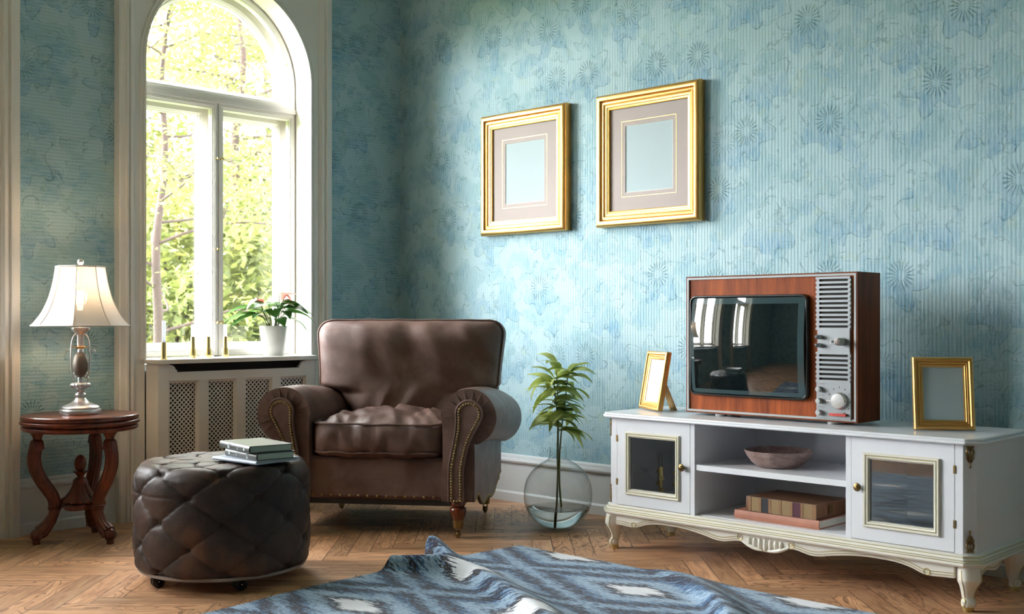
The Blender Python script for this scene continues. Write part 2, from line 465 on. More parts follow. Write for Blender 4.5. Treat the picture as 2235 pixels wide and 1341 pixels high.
def leafmat(name, a, b, tr=0.35, rough=0.4, trc=None, nsc=9.0):
    t = NT(name); co = t.obco()
    c = t.mix(t.ss(0.35, 0.65, t.noise(co, nsc, 3)), a, b)
    p = t.n('BsdfPrincipled', None, Base_Color=c, Roughness=rough, Specular_IOR_Level=0.4)
    tl = t.n('BsdfTranslucent', None, Color=trc or t.mix(0.5, c, (1, 1, 0.4), 'SOFT_LIGHT'))
    return t.surf(t.n('MixShader', None, **{'0': tr, '1': p, '2': tl}))
M_CANDLE = leafmat('white_wax', (0.82, 0.84, 0.88), (0.88, 0.9, 0.93), 0.5, 0.35, (0.9, 0.92, 0.97))
M_LEAF = leafmat('anthurium_leaf', (0.030, 0.095, 0.030), (0.07, 0.17, 0.05), 0.25, 0.3)
M_PINK = leafmat('pink_spathe', hexc(186, 96, 104), hexc(214, 140, 150), 0.3, 0.35)
M_BRANCHLEAF = leafmat('pale_green_leaf', hexc(136, 156, 82), hexc(184, 196, 120), 0.3, 0.45)
M_STEM = plain('green_stem', hexc(84, 92, 36), 0.5, var=0.25, vscale=30)
M_TREELEAF = [leafmat('spring_leaf_%s' % n, a, b, 0.45, 0.6, None, 2.2) for n, a, b in (
    ('yellow', (0.085, 0.10, 0.036), (0.185, 0.20, 0.078)), ('green', (0.075, 0.10, 0.034), (0.18, 0.21, 0.078)), ('olive', (0.08, 0.09, 0.034), (0.17, 0.178, 0.07)))]
M_BARK = plain('brown_bark', hexc(52, 38, 32), 0.9, var=0.4, vscale=12, bump=0.01, bscale=30)
M_LAWN = plain('lawn_grass', (0.14, 0.20, 0.04), 0.9, var=0.35, vscale=8)

def clear(name, tint, f0=0.04, boost=1.0, rough=0.0, edge=0.0):
    """Thin pane: lets light straight through, mirrors more towards grazing angles."""
    t = NT(name)
    lw = t.n('LayerWeight', None, Blend=0.5)
    fr = t.m('ADD', f0, t.m('MULTIPLY', t.m('POWER', lw.outputs['Facing'], 3.5), 0.75 * boost), None, True)
    tr = t.n('BsdfTransparent', None, Color=t.mix(t.m('MULTIPLY', t.m('POWER', lw.outputs['Facing'], 5.0), edge), tint, (0.12, 0.15, 0.16)))
    gl = t.n('BsdfGlossy', None, Color=(1, 1, 1), Roughness=rough)
    return t.surf(t.n('MixShader', None, **{'0': fr, '1': tr, '2': gl}))
M_PANE = clear('window_glass', (0.97, 0.985, 0.975), 0.03, 0.8)
M_VASE = clear('clear_vase_glass', (0.945, 0.97, 0.965), 0.05, 1.0, 0.0, 1.0)
M_DOORGLASS = clear('cabinet_door_glass', (0.95, 0.96, 0.95), 0.12, 1.2)
def water():
    t = NT('water'); return t.surf(t.n('BsdfGlass', None, Color=(0.94, 0.98, 0.98), Roughness=0.0, IOR=1.33))
M_WATER = water()
def screen():
    t = NT('dark_tube_glass')
    t.bsdf(Base_Color=(0.006, 0.010, 0.011), Roughness=0.03, Specular_IOR_Level=0.75, Coat_Weight=1.0, Coat_Roughness=0.015, Coat_IOR=1.7)
    return t.mat
M_SCREEN = screen()
M_SCRFRAME = plain('tube_glass_border', (0.045, 0.075, 0.082), 0.04, spec=0.7, coat=0.8)
def shade():
    t = NT('silk_lamp_shade'); co = t.obco()
    w = t.noise(t.vm('MULTIPLY', co, (1, 1, 0.2)), 160.0, 2)
    c = t.mix(w, hexc(228, 220, 216), hexc(240, 232, 228))
    d = t.n('BsdfDiffuse', None, Color=c); l = t.n('BsdfTranslucent', None, Color=(0.76, 0.72, 0.68)); tr = t.n('BsdfTransparent', None, Color=(1, 0.94, 0.84))
    a = t.n('MixShader', None, **{'0': 0.19, '1': d, '2': l})
    return t.surf(t.n('MixShader', None, **{'0': 0.06, '1': a, '2': tr}))
M_SHADE = shade()
M_SHADETRIM = plain('shade_trim', hexc(222, 212, 206), 0.7)
def bulb():
    t = NT('lit_bulb'); return t.surf(t.n('Emission', None, Color=(1, 0.82, 0.58), Strength=5.0))
M_BULB = bulb()

def rugmat():
    t = NT('ikat_rug_wool'); p = t.xyz(t.obco())
    # streaks run along the length (x); rows across (y) are shifted at random, which makes the jagged ikat edges
    row = t.noise(t.com(t.m('MULTIPLY', p[0], 3.0), t.m('MULTIPLY', p[1], 95.0), 0.0), 1.0, 3, 0.7)
    row2 = t.noise(t.com(t.m('MULTIPLY', p[0], 1.2), t.m('MULTIPLY', p[1], 30.0), 4.0), 1.0, 2, 0.6)
    jit = t.m('ADD', t.m('MULTIPLY', t.m('SUBTRACT', row, 0.5), 0.30), t.m('MULTIPLY', t.m('SUBTRACT', row2, 0.5), 0.14))
    jy = t.m('MULTIPLY', t.m('SUBTRACT', t.noise(t.vm('SCALE', t.obco(), 14.0), 1.0, 3), 0.5), 0.03)
    X = t.m('ADD', p[0], jit); Y = t.m('ADD', p[1], jy)
    PX, PY = 1.10, 0.56
    def tri(a, per, c):
        f = t.m('FRACT', t.m('DIVIDE', t.m('ADD', a, per / 2 - c + 40 * per), per))
        return t.m('ABSOLUTE', t.m('SUBTRACT', f, 0.5))        # 0 at motif centre, .5 between
    dA = t.m('ADD', t.m('MULTIPLY', tri(X, PX, 2.75), 2.0), t.m('MULTIPLY', tri(Y, PY, -1.214), 2.0))
    d = t.m('MINIMUM', dA, t.m('SUBTRACT', 2.0, dA))
    sp = t.noise(t.com(t.m('MULTIPLY', p[0], 34.0), t.m('MULTIPLY', p[1], 150.0), 5.0), 1.0, 4, 0.7)
    d = t.m('ADD', d, t.m('MULTIPLY', t.m('SUBTRACT', sp, 0.5), t.m('MULTIPLY', 0.75, t.ss(0.08, 0.5, d))))
    W_ = (0.80, 0.81, 0.84); K = (0.022, 0.015, 0.013); LB = (0.36, 0.48, 0.60); B = (0.035, 0.10, 0.22); MB = (0.13, 0.24, 0.39); BR = (0.055, 0.036, 0.030)
    c = t.ramp(d, [(0.0, W_), (0.24, W_), (0.255, K), (0.35, BR), (0.375, MB), (0.41, LB), (0.60, LB), (0.63, MB), (0.70, B), (0.74, BR), (0.78, K), (0.87, BR), (0.90, MB), (1.0, LB)])
    fl = t.noise(t.com(t.m('MULTIPLY', p[0], 50.0), t.m('MULTIPLY', p[1], 190.0), 0.0), 1.0, 4, 0.75)
    wht = t.ss(0.2, 0.24, d)
    c = t.mix(t.m('MULTIPLY', t.m('MULTIPLY', t.ss(0.5, 0.6, fl), 0.55), wht), c, B)
    f2 = t.noise(t.com(t.m('MULTIPLY', p[0], 70.0), t.m('MULTIPLY', p[1], 210.0), 9.0), 1.0, 4, 0.75)
    c = t.mix(t.m('MULTIPLY', t.ss(0.56, 0.66, f2), 0.6), c, (0.46, 0.54, 0.64))
    f3 = t.noise(t.com(t.m('MULTIPLY', p[0], 9.0), t.m('MULTIPLY', p[1], 60.0), 3.0), 1.0, 4, 0.7)
    c = t.mix(t.m('MULTIPLY', t.m('MULTIPLY', t.ss(0.60, 0.66, f3), 0.6), wht), c, K)
    hg = t.noise(t.vm('SCALE', t.obco(), 240.0), 1.0, 3)
    t.bsdf(Base_Color=c, Roughness=0.95, Specular_IOR_Level=0.1, Sheen_Weight=0.2, Normal=t.bump(hg, 0.004, 0.7))
    return t.mat
M_RUG = rugmat()
# ---------------------------------------------------------------- room shell
CEIL = 3.35; XR = 8.6; YB = -7.6
WIN_Y = [-1.198, -2.967, -4.736]  # last window is out of view, added to let fill light in

struct(G().box((-0.3, YB - 0.2, -0.12), (XR + 0.2, 0.2, 0.0)).obj('floor', M_FLOOR, smooth=0), 'oak herringbone parquet floor', 'floor')
struct(G().box((-0.3, YB - 0.2, CEIL), (XR + 0.2, 0.2, CEIL + 0.12)).obj('ceiling', M_CEIL, smooth=0), 'plain white ceiling', 'ceiling')
struct(G().box((-0.3, 0.0, 0.0), (XR + 0.2, 0.2, CEIL)).obj('wall_right', M_WALLR, smooth=0), 'blue floral papered wall behind the television', 'wall')
struct(G().box((XR, YB, 0.0), (XR + 0.2, 0.0, CEIL)).obj('wall_back', M_WALLL, smooth=0), 'blue floral papered wall opposite the windows', 'wall')
struct(G().box((-0.3, YB - 0.2, 0.0), (XR + 0.2, YB, CEIL)).obj('wall_front', M_WALLR, smooth=0), 'blue floral papered wall behind the viewer', 'wall')
g = G(); HW = 0.56; ys = [0.0]
for yc in WIN_Y: ys += [yc + HW, yc - HW]
ys.append(YB)
for k in range(0, len(ys), 2): g.box((-0.3, ys[k + 1], 0.0), (0.0, ys[k], CEIL))
for yc in WIN_Y:
    g.box((-0.3, yc - HW, 0.0), (0.0, yc + HW, 0.74)); g.box((-0.3, yc - HW, 2.9), (0.0, yc + HW, CEIL))
struct(g.obj('wall_left', M_WALLL, smooth=0), 'blue floral papered wall with the tall arched windows', 'wall')

BPROF = [(0.0, 0.0), (0.0, 0.022), (0.046, 0.022), (0.052, 0.018), (0.056, 0.013), (0.056, 0.011), (0.208, 0.011), (0.212, 0.016),
         (0.217, 0.026), (0.226, 0.029), (0.236, 0.026), (0.24, 0.02), (0.252, 0.018), (0.258, 0.012), (0.26, 0.0)]
def baseboard(name, a, b, nrm, label):
    """a -> b along the floor with the room on the nrm side."""
    g = G(); g.rail([a, b], [(z, d) for z, d in BPROF], nrm, closed=False)
    return struct(g.obj(name, M_WAIN, smooth=30), label, 'baseboard')
baseboard('baseboard_right', (0, 0, 0), (XR, 0, 0), (0, -1, 0), 'low grey white wainscot under the blue wall behind the television')
for n, (a, b) in enumerate([(-1.842, -2.324), (-3.611, -4.093)]):
    baseboard('baseboard_left' if n == 0 else 'baseboard_left_far', (0, b, 0), (0, a, 0), (1, 0, 0),
              'low grey white wainscot behind the side table' if n == 0 else 'low grey white wainscot between the farther windows')
baseboard('baseboard_corner', (0, -0.556, 0), (0, 0, 0), (1, 0, 0), 'short grey white wainscot between window and corner')

# ---------------------------------------------------------------- arched windows
SPR = 2.315; RAD = 0.5
def arch_path(half, z0, zs, r, n=28, inset=0.0):
    pts = [(0, -half, z0), (0, half, z0), (0, half, zs)]
    pts += [(0, r * cos(pi * k / n), zs + r * sin(pi * k / n)) for k in range(1, n)]
    pts.append((0, -half, zs)); return pts
def make_window(idx, yc):
    w = bpy.data.objects.new('window_%d' % idx, None); COL.objects.link(w); w.location = (0, yc, 0)
    tag(w, ['tall arched white window nearest the corner above the radiator', 'tall arched white window left of the lamp', 'unseen arched white window farthest from the corner, added for fill light'][idx - 1], 'window', None, 'structure')
    # flat casing board with the arched opening
    g = G(); t0, t1 = 0.0, 0.04; OW = 0.644
    B_ = RAD + 0.003
    g.box((t0, -OW + 0.002, 0), (t1, -B_, CEIL - 0.001)); g.box((t0, B_, 0), (t1, OW - 0.002, CEIL - 0.001))
    n = 40; arc = [(B_ * cos(pi * k / n), SPR + B_ * sin(pi * k / n)) for k in range(n + 1)]
    for (a, b) in zip(arc, arc[1:]):
        g.prism([(b[0], b[1]), (a[0], a[1]), (a[0], CEIL - 0.001), (b[0], CEIL - 0.001)], t0, t1, 'x')
    g.obj('casing', M_PAINT, w, smooth=25)
    # upright stepped mouldings on both edges of the casing
    prof = [(0.0, 0.0), (0.0, 0.05), (0.006, 0.056), (0.03, 0.058), (0.034, 0.066), (0.044, 0.066), (0.048, 0.052), (0.056, 0.05), (0.058, 0.058), (0.072, 0.058), (0.078, 0.05), (0.08, 0.048), (0.086, 0.044), (0.088, 0.0)]
    for sg in (-1, 1):
        g = G(); g.prism([(h, sg * (OW - o)) for o, h in prof], 0.0, CEIL - 0.002, 'z'); g.obj('casing_moulding', M_PAINT, w, smooth=25)
    # bead round the opening
    op = arch_path(RAD, 0.80, SPR, RAD, 36)[1:]; op.append((0, -RAD, 0.80))
    g = G(); g.rail(op, [(-0.030, 0.04), (-0.028, 0.047), (-0.02, 0.049), (-0.017, 0.044), (-0.01, 0.044), (-0.006, 0.05), (0.0, 0.05), (0.0, 0.04)], (1, 0, 0), closed=False)
    g.obj('opening_bead', M_PAINT, w, smooth=25)
    # reveal of the deep opening
    g = G(); g.rail(op, [(0.0, 0.04), (0.0, -0.26), (-0.055, -0.26), (-0.055, 0.0)], (1, 0, 0), closed=False); g.obj('reveal', M_PAINT, w, smooth=30)
    # fixed frame at the outer face, with transom
    outer = arch_path(RAD, 0.74, SPR, RAD, 36)
    g = G(); g.rail(outer, [(-0.02, -0.26), (-0.02, -0.19), (0.025, -0.19), (0.025, -0.26)], (1, 0, 0))
    g.box((-0.26, -RAD, 2.17), (-0.09, RAD, 2.195)); g.box((-0.26, -0.018, 0.78), (-0.116, 0.018, 2.18))
    g.obj('fixed_frame', M_PAINT, w, smooth=30)
    inner_p = [(0.0, -0.140), (0.0, -0.104), (0.003, -0.10), (0.019, -0.10), (0.021, -0.104), (0.025, -0.104), (0.027, -0.109), (0.032, -0.109), (0.033, -0.115), (0.036, -0.118), (0.036, -0.140)]
    outer_p = [(0.0, -0.225), (0.0, -0.18), (0.052, -0.18), (0.055, -0.184), (0.062, -0.188), (0.066, -0.196), (0.070, -0.198), (0.070, -0.225)]
    def rect(y0, y1, z0, z1): return [(0, y0, z0), (0, y1, z0), (0, y1, z1), (0, y0, z1)]
    def sash(path, glass_poly, knob=None):
        s = G().rail(path, inner_p, (1, 0, 0)).obj('inner_sash', M_PAINT, w, smooth=30)
        if knob:
            k = G()
            for (ky, kz) in knob:
                k.lathe([(0.0, 0), (0.006, 0.0), (0.007, 0.006), (0.003, 0.009), (0.003, 0.014), (0.007, 0.018), (0.007, 0.024), (0.0, 0.027)], 10, M=trans(-0.10, ky, kz) @ rotm('Y', pi / 2))
            k.obj('brass_catch', M_BRASS, s)
        o = G().rail(path, outer_p, (1, 0, 0)).obj('outer_sash', M_PAINT, w, smooth=30)
        G().add([(-0.212, y, z) for y, z in glass_poly], [tuple(range(len(glass_poly)))]).obj('glass_pane', M_PANE, o, smooth=0)
    sash(rect(-RAD + 0.003, -0.002, 0.806, 2.172), [(-RAD + 0.05, 0.85), (-0.05, 0.85), (-0.05, 2.12), (-RAD + 0.05, 2.12)], [(-0.014, 1.87), (-0.014, 1.38), (-0.014, 0.985)])
    sash(rect(0.002, RAD - 0.003, 0.806, 2.172), [(0.05, 0.85), (RAD - 0.05, 0.85), (RAD - 0.05, 2.12), (0.05, 2.12)], [(0.014, 1.87), (0.014, 0.985)])
    up = arch_path(RAD - 0.003, 2.196, SPR, RAD - 0.003, 36)
    gp = [(y * 0.89, 2.245 if z < 2.2 else SPR + (z - SPR) * 0.89) for (_, y, z) in up]
    sash(up, gp, [(RAD * 0.95 * cos(0.42), SPR + RAD * 0.95 * sin(0.42) - 0.06)])
    # small brass stays on the outer sashes
    g = G()
    for (y, z) in [(-0.075, 1.67), (-0.075, 1.25), (-0.075, 1.06), (0.44, 1.4)]:
        g.box((-0.178, y - 0.02, z - 0.002), (-0.172, y + 0.02, z + 0.002)); g.box((-0.178, y - 0.012, z - 0.008), (-0.170, y - 0.006, z + 0.008))
    g.obj('brass_stay', M_BRASS, w)
    # sill board running over the radiator cover, clipped front corners
    e = 0.503; f = 0.142
    poly = [(-0.19, -RAD), (0.04, -RAD), (0.04, -e), (0.05, -e - 0.006), (f - 0.004, -0.482), (f, -0.474), (f, 0.474), (f - 0.004, 0.482), (0.05, e + 0.006), (0.04, e), (0.04, RAD), (-0.19, RAD)]
    g = G().prism(poly, 0.778, 0.80, 'z'); g.obj('window_sill', M_PAINT, w, bevel=0.004, smooth=30)
    return w
for i, yc in enumerate(WIN_Y): make_window(i + 1, yc)

# ---------------------------------------------------------------- radiator cover under window 1
def radiator_cover(yc, label):
    t = thing('radiator_cover', label, 'radiator cover', (0, yc, 0))
    f = 0.12; xi = 0.1
    pc = [-0.3315, -0.1105, 0.1105, 0.3315]; hw = 0.084
    g = G()
    g.box((xi, -0.474, 0.0), (f, pc[0] - hw, 0.777)); g.box((xi, pc[3] + hw, 0.0), (f, 0.474, 0.777))
    for a, b in zip(pc, pc[1:]): g.box((xi, a + hw, 0.08), (f, b - hw, 0.69))
    g.box((xi, pc[0] - hw, 0.0), (f, pc[3] + hw, 0.08)); g.box((xi, pc[0] - hw, 0.69), (f, pc[3] + hw, 0.735))
    # brackets rounding the ends of the vent slot
    for sg in (-1, 1):
        c0 = sg * (pc[3] + hw)
        pts = [(c0, 0.735), (c0, 0.777)] + [(c0 - sg * (0.004 + 0.034 * sin(a)), 0.777 - 0.004 - 0.026 * (1 - cos(a))) for a in [k * pi / 2 / 8 for k in range(9)]] + [(c0 - sg * 0.046, 0.747), (c0 - sg * 0.046, 0.735)]
        g.prism(pts if sg < 0 else pts[::-1], xi, f, 'x')
    g.prism([(0.042, -0.498), (xi, -0.482), (f, -0.474), (xi, -0.465), (0.042, -0.485)], 0.0, 0.777, 'z')
    g.prism([(0.042, 0.498), (0.042, 0.485), (xi, 0.465), (f, 0.474), (xi, 0.482)], 0.0, 0.777, 'z')
    g.obj('front_frame', M_PAINT, t, smooth=25, bevel=0.0015)
    g = G()
    for c in pc:
        path = [(0, c - hw, 0.08), (0, c + hw, 0.08), (0, c + hw, 0.69), (0, c - hw, 0.69)]
        g.rail(path, [(0.0, f), (0.002, f - 0.004), (0.006, f - 0.006), (0.009, f - 0.012), (0.012, f - 0.013), (0.012, f - 0.019), (0.0, f - 0.019)], (1, 0, 0))
    g.obj('panel_moulding', M_PAINT, t, smooth=25)
    for c in pc:
        g = G(); y0, y1, z0, z1 = c - 0.073, c + 0.073, 0.09, 0.68; pitch = 0.0245; wd_ = 0.0031
        for sg in (1, -1):
            k = -60
            while k < 60:
                b = z0 + k * pitch      # line z = b + sg*(y - y0)
                k += 1
                pts = []
                ya, yb_ = y0, y1
                za, zb = b + sg * (ya - y0), b + sg * (yb_ - y0)
                # clip to the panel
                def cl(y_, z_):
                    if z_ < z0: return (y0 + (z0 - b) / sg, z0)
                    if z_ > z1: return (y0 + (z1 - b) / sg, z1)
                    return (y_, z_)
                if max(za, zb) <= z0 + 0.002 or min(za, zb) >= z1 - 0.002: continue
                p, q = cl(ya, za), cl(yb_, zb)
                d = Vector((0, q[0] - p[0], q[1] - p[1])); 
                if d.length < 0.004: continue
                d.normalize(); nn = Vector((0, -d.z, d.y)) * wd_
                x0_, x1_ = (0.096, 0.0985) if sg > 0 else (0.0945, 0.097)
                P, Q = Vector((0, p[0], p[1])), Vector((0, q[0], q[1]))
                vs_ = []
                for X in (x0_, x1_):
                    for v in (P - nn, Q - nn, Q + nn, P + nn): vs_.append((X, v.y, v.z))
                g.add(vs_, [(0, 3, 2, 1), (4, 5, 6, 7), (0, 1, 5, 4), (1, 2, 6, 5), (2, 3, 7, 6), (3, 0, 4, 7)])
        g.obj('lattice_grille', M_PAINT, t, smooth=0, weld=False)
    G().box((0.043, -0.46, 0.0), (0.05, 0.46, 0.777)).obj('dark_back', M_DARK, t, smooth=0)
    return t
radiator_cover(WIN_Y[0], 'white radiator cover with lattice grilles under the corner window')
# ---------------------------------------------------------------- leather armchair
def fold(v): return noise.noise(Vector(v))
def armchair():
    t = thing('armchair', 'large brown leather armchair with rolled arms and brass nail trim', 'armchair', (0.997, -0.873, 0), 0.6135)
    L = M_LEATHER
    AX, AZ, AR = 0.440, 0.556, 0.132          # arm roll centre and radius
    YF, YK = -0.39, 0.36
    # seat base with its front rail
    g = G()
    pts = [(-0.43, -0.345), (0.43, -0.345), (0.43, 0.40), (-0.43, 0.40)]
    g.prism(pts, 0.165, 0.365, 'z'); base = g.obj('seat_base', L, t, bevel=0.02, seg=3)
    g = G(); g.box((-0.40, -0.33, 0.140), (0.40, 0.38, 0.170)); g.obj('dust_cover', M_BLACK, t)
    nail = None
    for k in range(15):
        if nail is None:
            nail = G().lathe([(0.0, 0.0055), (0.003, 0.005), (0.0055, 0.0025), (0.0062, 0.0)], 8, M=rotm('X', pi / 2)).obj('brass_nail', M_NAIL, base); nl = nail
        else:
            nl = nail.copy(); COL.objects.link(nl)
        nl.location = (-0.31 + k * 0.0445, -0.3465, 0.182)
    for sg in (-1, 1):
        # arm body: rolled section swept front to back, widening slightly to the back
        sec = []
        for k in range(9): sec.append((0.315, 0.17 + (0.545 - 0.17) * k / 8))
        for k in range(29):
            a = radians(178 - k * (178 + 72) / 28); sec.append((AX + AR * cos(a), AZ + AR * sin(a)))
        sec += [(0.468, 0.435), (0.462, 0.40), (0.458, 0.30), (0.456, 0.17)]
        ny = 14
        def P(i, j):
            x, z = sec[i]; f = j / ny; y = YF + 0.012 + (YK - YF) * f
            rnd = min(1, f * ny / 1.5)
            cx, cz = (0.40, 0.42) if z < 0.42 else (AX, AZ)
            k = 0.975 + 0.025 * sqrt(rnd)
            x = cx + (x - cx) * k; z2 = cz + (z - cz) * k if z > 0.43 else z
            out = 0.0 * f * smooth01(0.36, 0.56, x)          # the roll swells outwards to the back
            wob = 0.004 * fold((x * 7, y * 5, z * 7 + sg * 3))
            return (sg * (x + out + wob), y, z2 + wob - 0.062 * f * f * smooth01(0.30, 0.43, z))
        g = G(); n = len(sec)
        vs_ = [P(i, j) for j in range(ny + 1) for i in range(n)]
        fs = [(j * n + i, j * n + i + 1, (j + 1) * n + i + 1, (j + 1) * n + i) for j in range(ny) for i in range(n - 1)]
        fs += [tuple(range(n)), tuple(ny * n + i for i in range(n))]
        g.add(vs_, fs)
        arm = g.obj('arm', L, t, smooth=50)
        # gathers round the front of the scroll
        g = G()
        for k in range(13):
            a = radians(-60 + k * 20)
            dx, dz = cos(a), sin(a)
            pts = [(sg * (AX + dx * r), YF + 0.006 + 0.008 * ((r - 0.07) / 0.05) ** 2, AZ + dz * r) for r in (0.068, 0.084, 0.10, 0.116, 0.128)]
            g.tube(pts, [0.0032, 0.003, 0.0024, 0.0018, 0.0008], 5)
        g.obj('gather', L, arm)
        # front panel, piping and nails
        outl = [(0.352, 0.17), (0.352, 0.31), (0.358, 0.36), (0.372, 0.43), (0.383, 0.49), (0.386, 0.53), (0.387, 0.56)]
        for k in range(15):
            a = radians(180 - k * 200 / 14); outl.append((0.446 + 0.061 * cos(a), 0.572 + 0.061 * sin(a)))
        outl += [(0.493, 0.53), (0.474, 0.495), (0.452, 0.45), (0.436, 0.40), (0.424, 0.34), (0.420, 0.31), (0.420, 0.17)]
        sp = [(p.x, p.y) for p in spline([(a, b, 0) for a, b in outl], 3)]
        g = G(); g.prism([(sg * a, b) for a, b in sp], YF - 0.012, YF + 0.03, 'y'); pn = g.obj('arm_front_panel', L, t, bevel=0.004, smooth=35)
        g = G(); g.tube([(sg * a, YF - 0.010, b) for a, b in sp], 0.0048, 8); g.obj('piping', L, pn, smooth=60)
        # inner line of nails
        cxs = sum(a for a, b in sp) / len(sp)
        line = [Vector((a, b, 0)) for a, b in sp]; ins = []
        for i, p in enumerate(line):
            d = (line[min(i + 1, len(line) - 1)] - line[max(i - 1, 0)]).normalized()
            ins.append(p + Vector((d.y, -d.x, 0)) * 0.0135)
        acc = 0.006; g = G()
        for a, b in zip(ins, ins[1:]):
            s = (b - a).length
            while acc <= s:
                p = a + (b - a) * (acc / s)
                g.lathe([(0.0, 0.0058), (0.0035, 0.005), (0.0058, 0.0022), (0.0064, -0.001)], 7, M=trans(sg * p.x, YF - 0.0125, p.y) @ rotm('X', pi / 2))
                acc += 0.0128
            acc -= s
        for k in (1, 2): g.lathe([(0.0, 0.0058), (0.0035, 0.005), (0.0058, 0.0022), (0.0064, -0.001)], 7, M=trans(sg * (0.365 + 0.0135 * k), YF - 0.0125, 0.176) @ rotm('X', pi / 2))
        g.obj('nail_trim', M_NAIL, pn)
        # side apron with scalloped hem
        hem = [(YF + 0.02, 0.168), (YF + 0.06, 0.172), (YF + 0.10, 0.186), (YF + 0.14, 0.178), (YF + 0.19, 0.142), (YF + 0.25, 0.122), (YF + 0.31, 0.128), (YF + 0.38, 0.142), (YF + 0.46, 0.122), (YF + 0.54, 0.132), (YF + 0.62, 0.168), (YF + 0.68, 0.196), (YF + 0.745, 0.21)]
        hs = [(p.x, p.y) for p in spline([(a, b, 0) for a, b in hem], 4)]
        poly = hs + [(hem[-1][0], 0.43), (YF + 0.02, 0.43)]
        g = G(); g.prism([(a, b) for a, b in poly], sg * 0.452, sg * 0.466, 'x'); sd = g.obj('side_apron', L, t, smooth=30)
        g = G(); acc = 0
        for a, b in zip(hs, hs[1:]):
            s = hypot(b[0] - a[0], b[1] - a[1])
            while acc <= s:
                f = acc / s
                g.lathe([(0.0, 0.0045), (0.0028, 0.004), (0.005, 0.0)], 6, M=trans(sg * 0.466, a[0] + (b[0] - a[0]) * f, a[1] + (b[1] - a[1]) * f + 0.007) @ rotm('Y', sg * pi / 2))
                acc += 0.014
            acc -= s
        g.obj('nail_trim', M_NAIL, sd)
    # back frame
    g = G(); g.box((-0.455, 0.30, 0.2), (0.455, 0.39, 0.72)); g.obj('back_frame', L, t, bevel=0.03, seg=3)
    # seat cushion
    def dsp(x, y, z):
        top = max(0, z)
        w = 0.017 * fold((x * 5.5 + y * 2.2, y * 1.4, 2.0)) + 0.011 * fold((x * 11 + y * 3, y * 2.5, 7.0))
        edge = smooth01(0.2, 1.0, max(abs(x), -y))
        r = 0.014 * fold((x * 8.0, 3.3, z * 1.2)) * edge
        return Vector((0, -r - 0.012 * max(0, 1 - z * z) * (1 if y < -0.7 else 0), w * (0.35 + top) - (0.012 if y > 0 else 0) * 0))
    SW, SD, SH = 0.625, 0.60, 0.165
    g = G().soft(SW, SD, SH, 36, 9, (0.0, 0.02, 0.045), dsp); sc = g.obj('seat_cushion', L, t, smooth=180, loc=(0, -0.075, 0.445))
    for zz in (0.073, -0.060):
        path = []; n = 96
        for k in range(n):
            a = 2 * pi * k / n; c_, s_ = cos(a), sin(a); m_ = (abs(c_) ** 9 + abs(s_) ** 9) ** (-1 / 9)
            x, y = c_ * m_, s_ * m_
            d = dsp(x, y, 0.2)
            path.append((x * SW / 2 * 0.985, y * (SD / 2 + 0.004) + d.y * 0.9, zz + 0.004 * fold((x * 5, y * 5, zz * 9))))
        g = G().tube(path, 0.0055, 7, closed=True); g.obj('piping', L, sc, smooth=60)
    # back cushion
    ZT, ZB, RC = 0.995, 0.42, 0.075
    def hw(z):
        a = 0.480 - 0.012 * cos((z - 0.66) / (ZT - 0.66) * pi) if z > 0.66 else 0.468
        if z > ZT - RC: a = a - RC + sqrt(max(0, RC * RC - (z - ZT + RC) ** 2))
        k = smooth01(0.622, 0.668, z)
        a = (0.300 + 0.05 * smooth01(0.5, 0.62, z)) * (1 - k) + a * k
        if 0.635 < z < 0.70: a -= 0.0 
        return a
    def front(u, v):
        z = ZB + (ZT - ZB) * v; x = (2 * u - 1); h = hw(z)
        X = x * h
        e = max(0, 1 - abs(x) ** 3.2) ** 0.55 * max(0, 1 - abs(2 * v - 1) ** 5) ** 0.5
        r = hypot(X, z - 0.62)
        # soft slanting folds: fanning out below, hanging from the top edge, pulled in at the left side
        dg = X * 10.5 - (z - 0.62) * (4.5 + 7.0 * X)
        w = 0.030 * fold((dg, z * 1.4, 4.4)) * smooth01(0.70, 0.56, z)
        w += 0.027 * fold((X * 5.6 + (z - 0.8) * (2.6 + 5 * X), z * 1.3, 8.0)) * smooth01(0.70, 0.86, z)
        side = smooth01(0.16, 0.40, abs(X))
        w += 0.022 * fold((X * 1.6, z * 9.0 - abs(X) * 5.0, 1.7)) * side * smooth01(0.95, 0.8, z)
        w += 0.010 * fold((X * 9.0 + z * 3.0, z * 5.0, 6.6)) + 0.010 * fold((X * 3.0, z * 3.0, 0.4))
        top = 0.006 * fold((X * 7, 0, 1.0)) * smooth01(0.9, 1.0, z)
        return X, z + top, e, w
    TH = 0.20
    def yb(z): return 0.30 + (z - 0.42) * 0.12
    def F(u, v):
        X, z, e, w = front(u, v); return (X, yb(z) - TH * 0.42 - e * (TH * 0.58) - w * 1.15 * min(1, e * 1.6), z)
    def B(u, v):
        X, z, e, w = front(u, v); return (X, yb(z) + 0.02 * e + 0.004, z)
    nu, nv = 72, 64
    g = G().grid(F, nu, nv).grid(B, nu, nv)
    edge = [(i / nu, 0) for i in range(nu)] + [(1, j / nv) for j in range(nv)] + [(1 - i / nu, 1) for i in range(nu)] + [(0, 1 - j / nv) for j in range(nv)]
    bnd = []
    for (u, v) in edge:
        a, b = Vector(F(u, v)), Vector(B(u, v))
        bnd.append((a, a * 0.5 + b * 0.5 + Vector((a.x * 0.018, 0, 0.006 if v == 1 else 0)), b))
    m_ = len(bnd); vs_ = [p for tr in bnd for p in tr]
    g.add(vs_, [(3 * i + k, 3 * ((i + 1) % m_) + k, 3 * ((i + 1) % m_) + k + 1, 3 * i + k + 1) for i in range(m_) for k in range(2)])
    bc = g.obj('back_cushion', L, t, smooth=180)
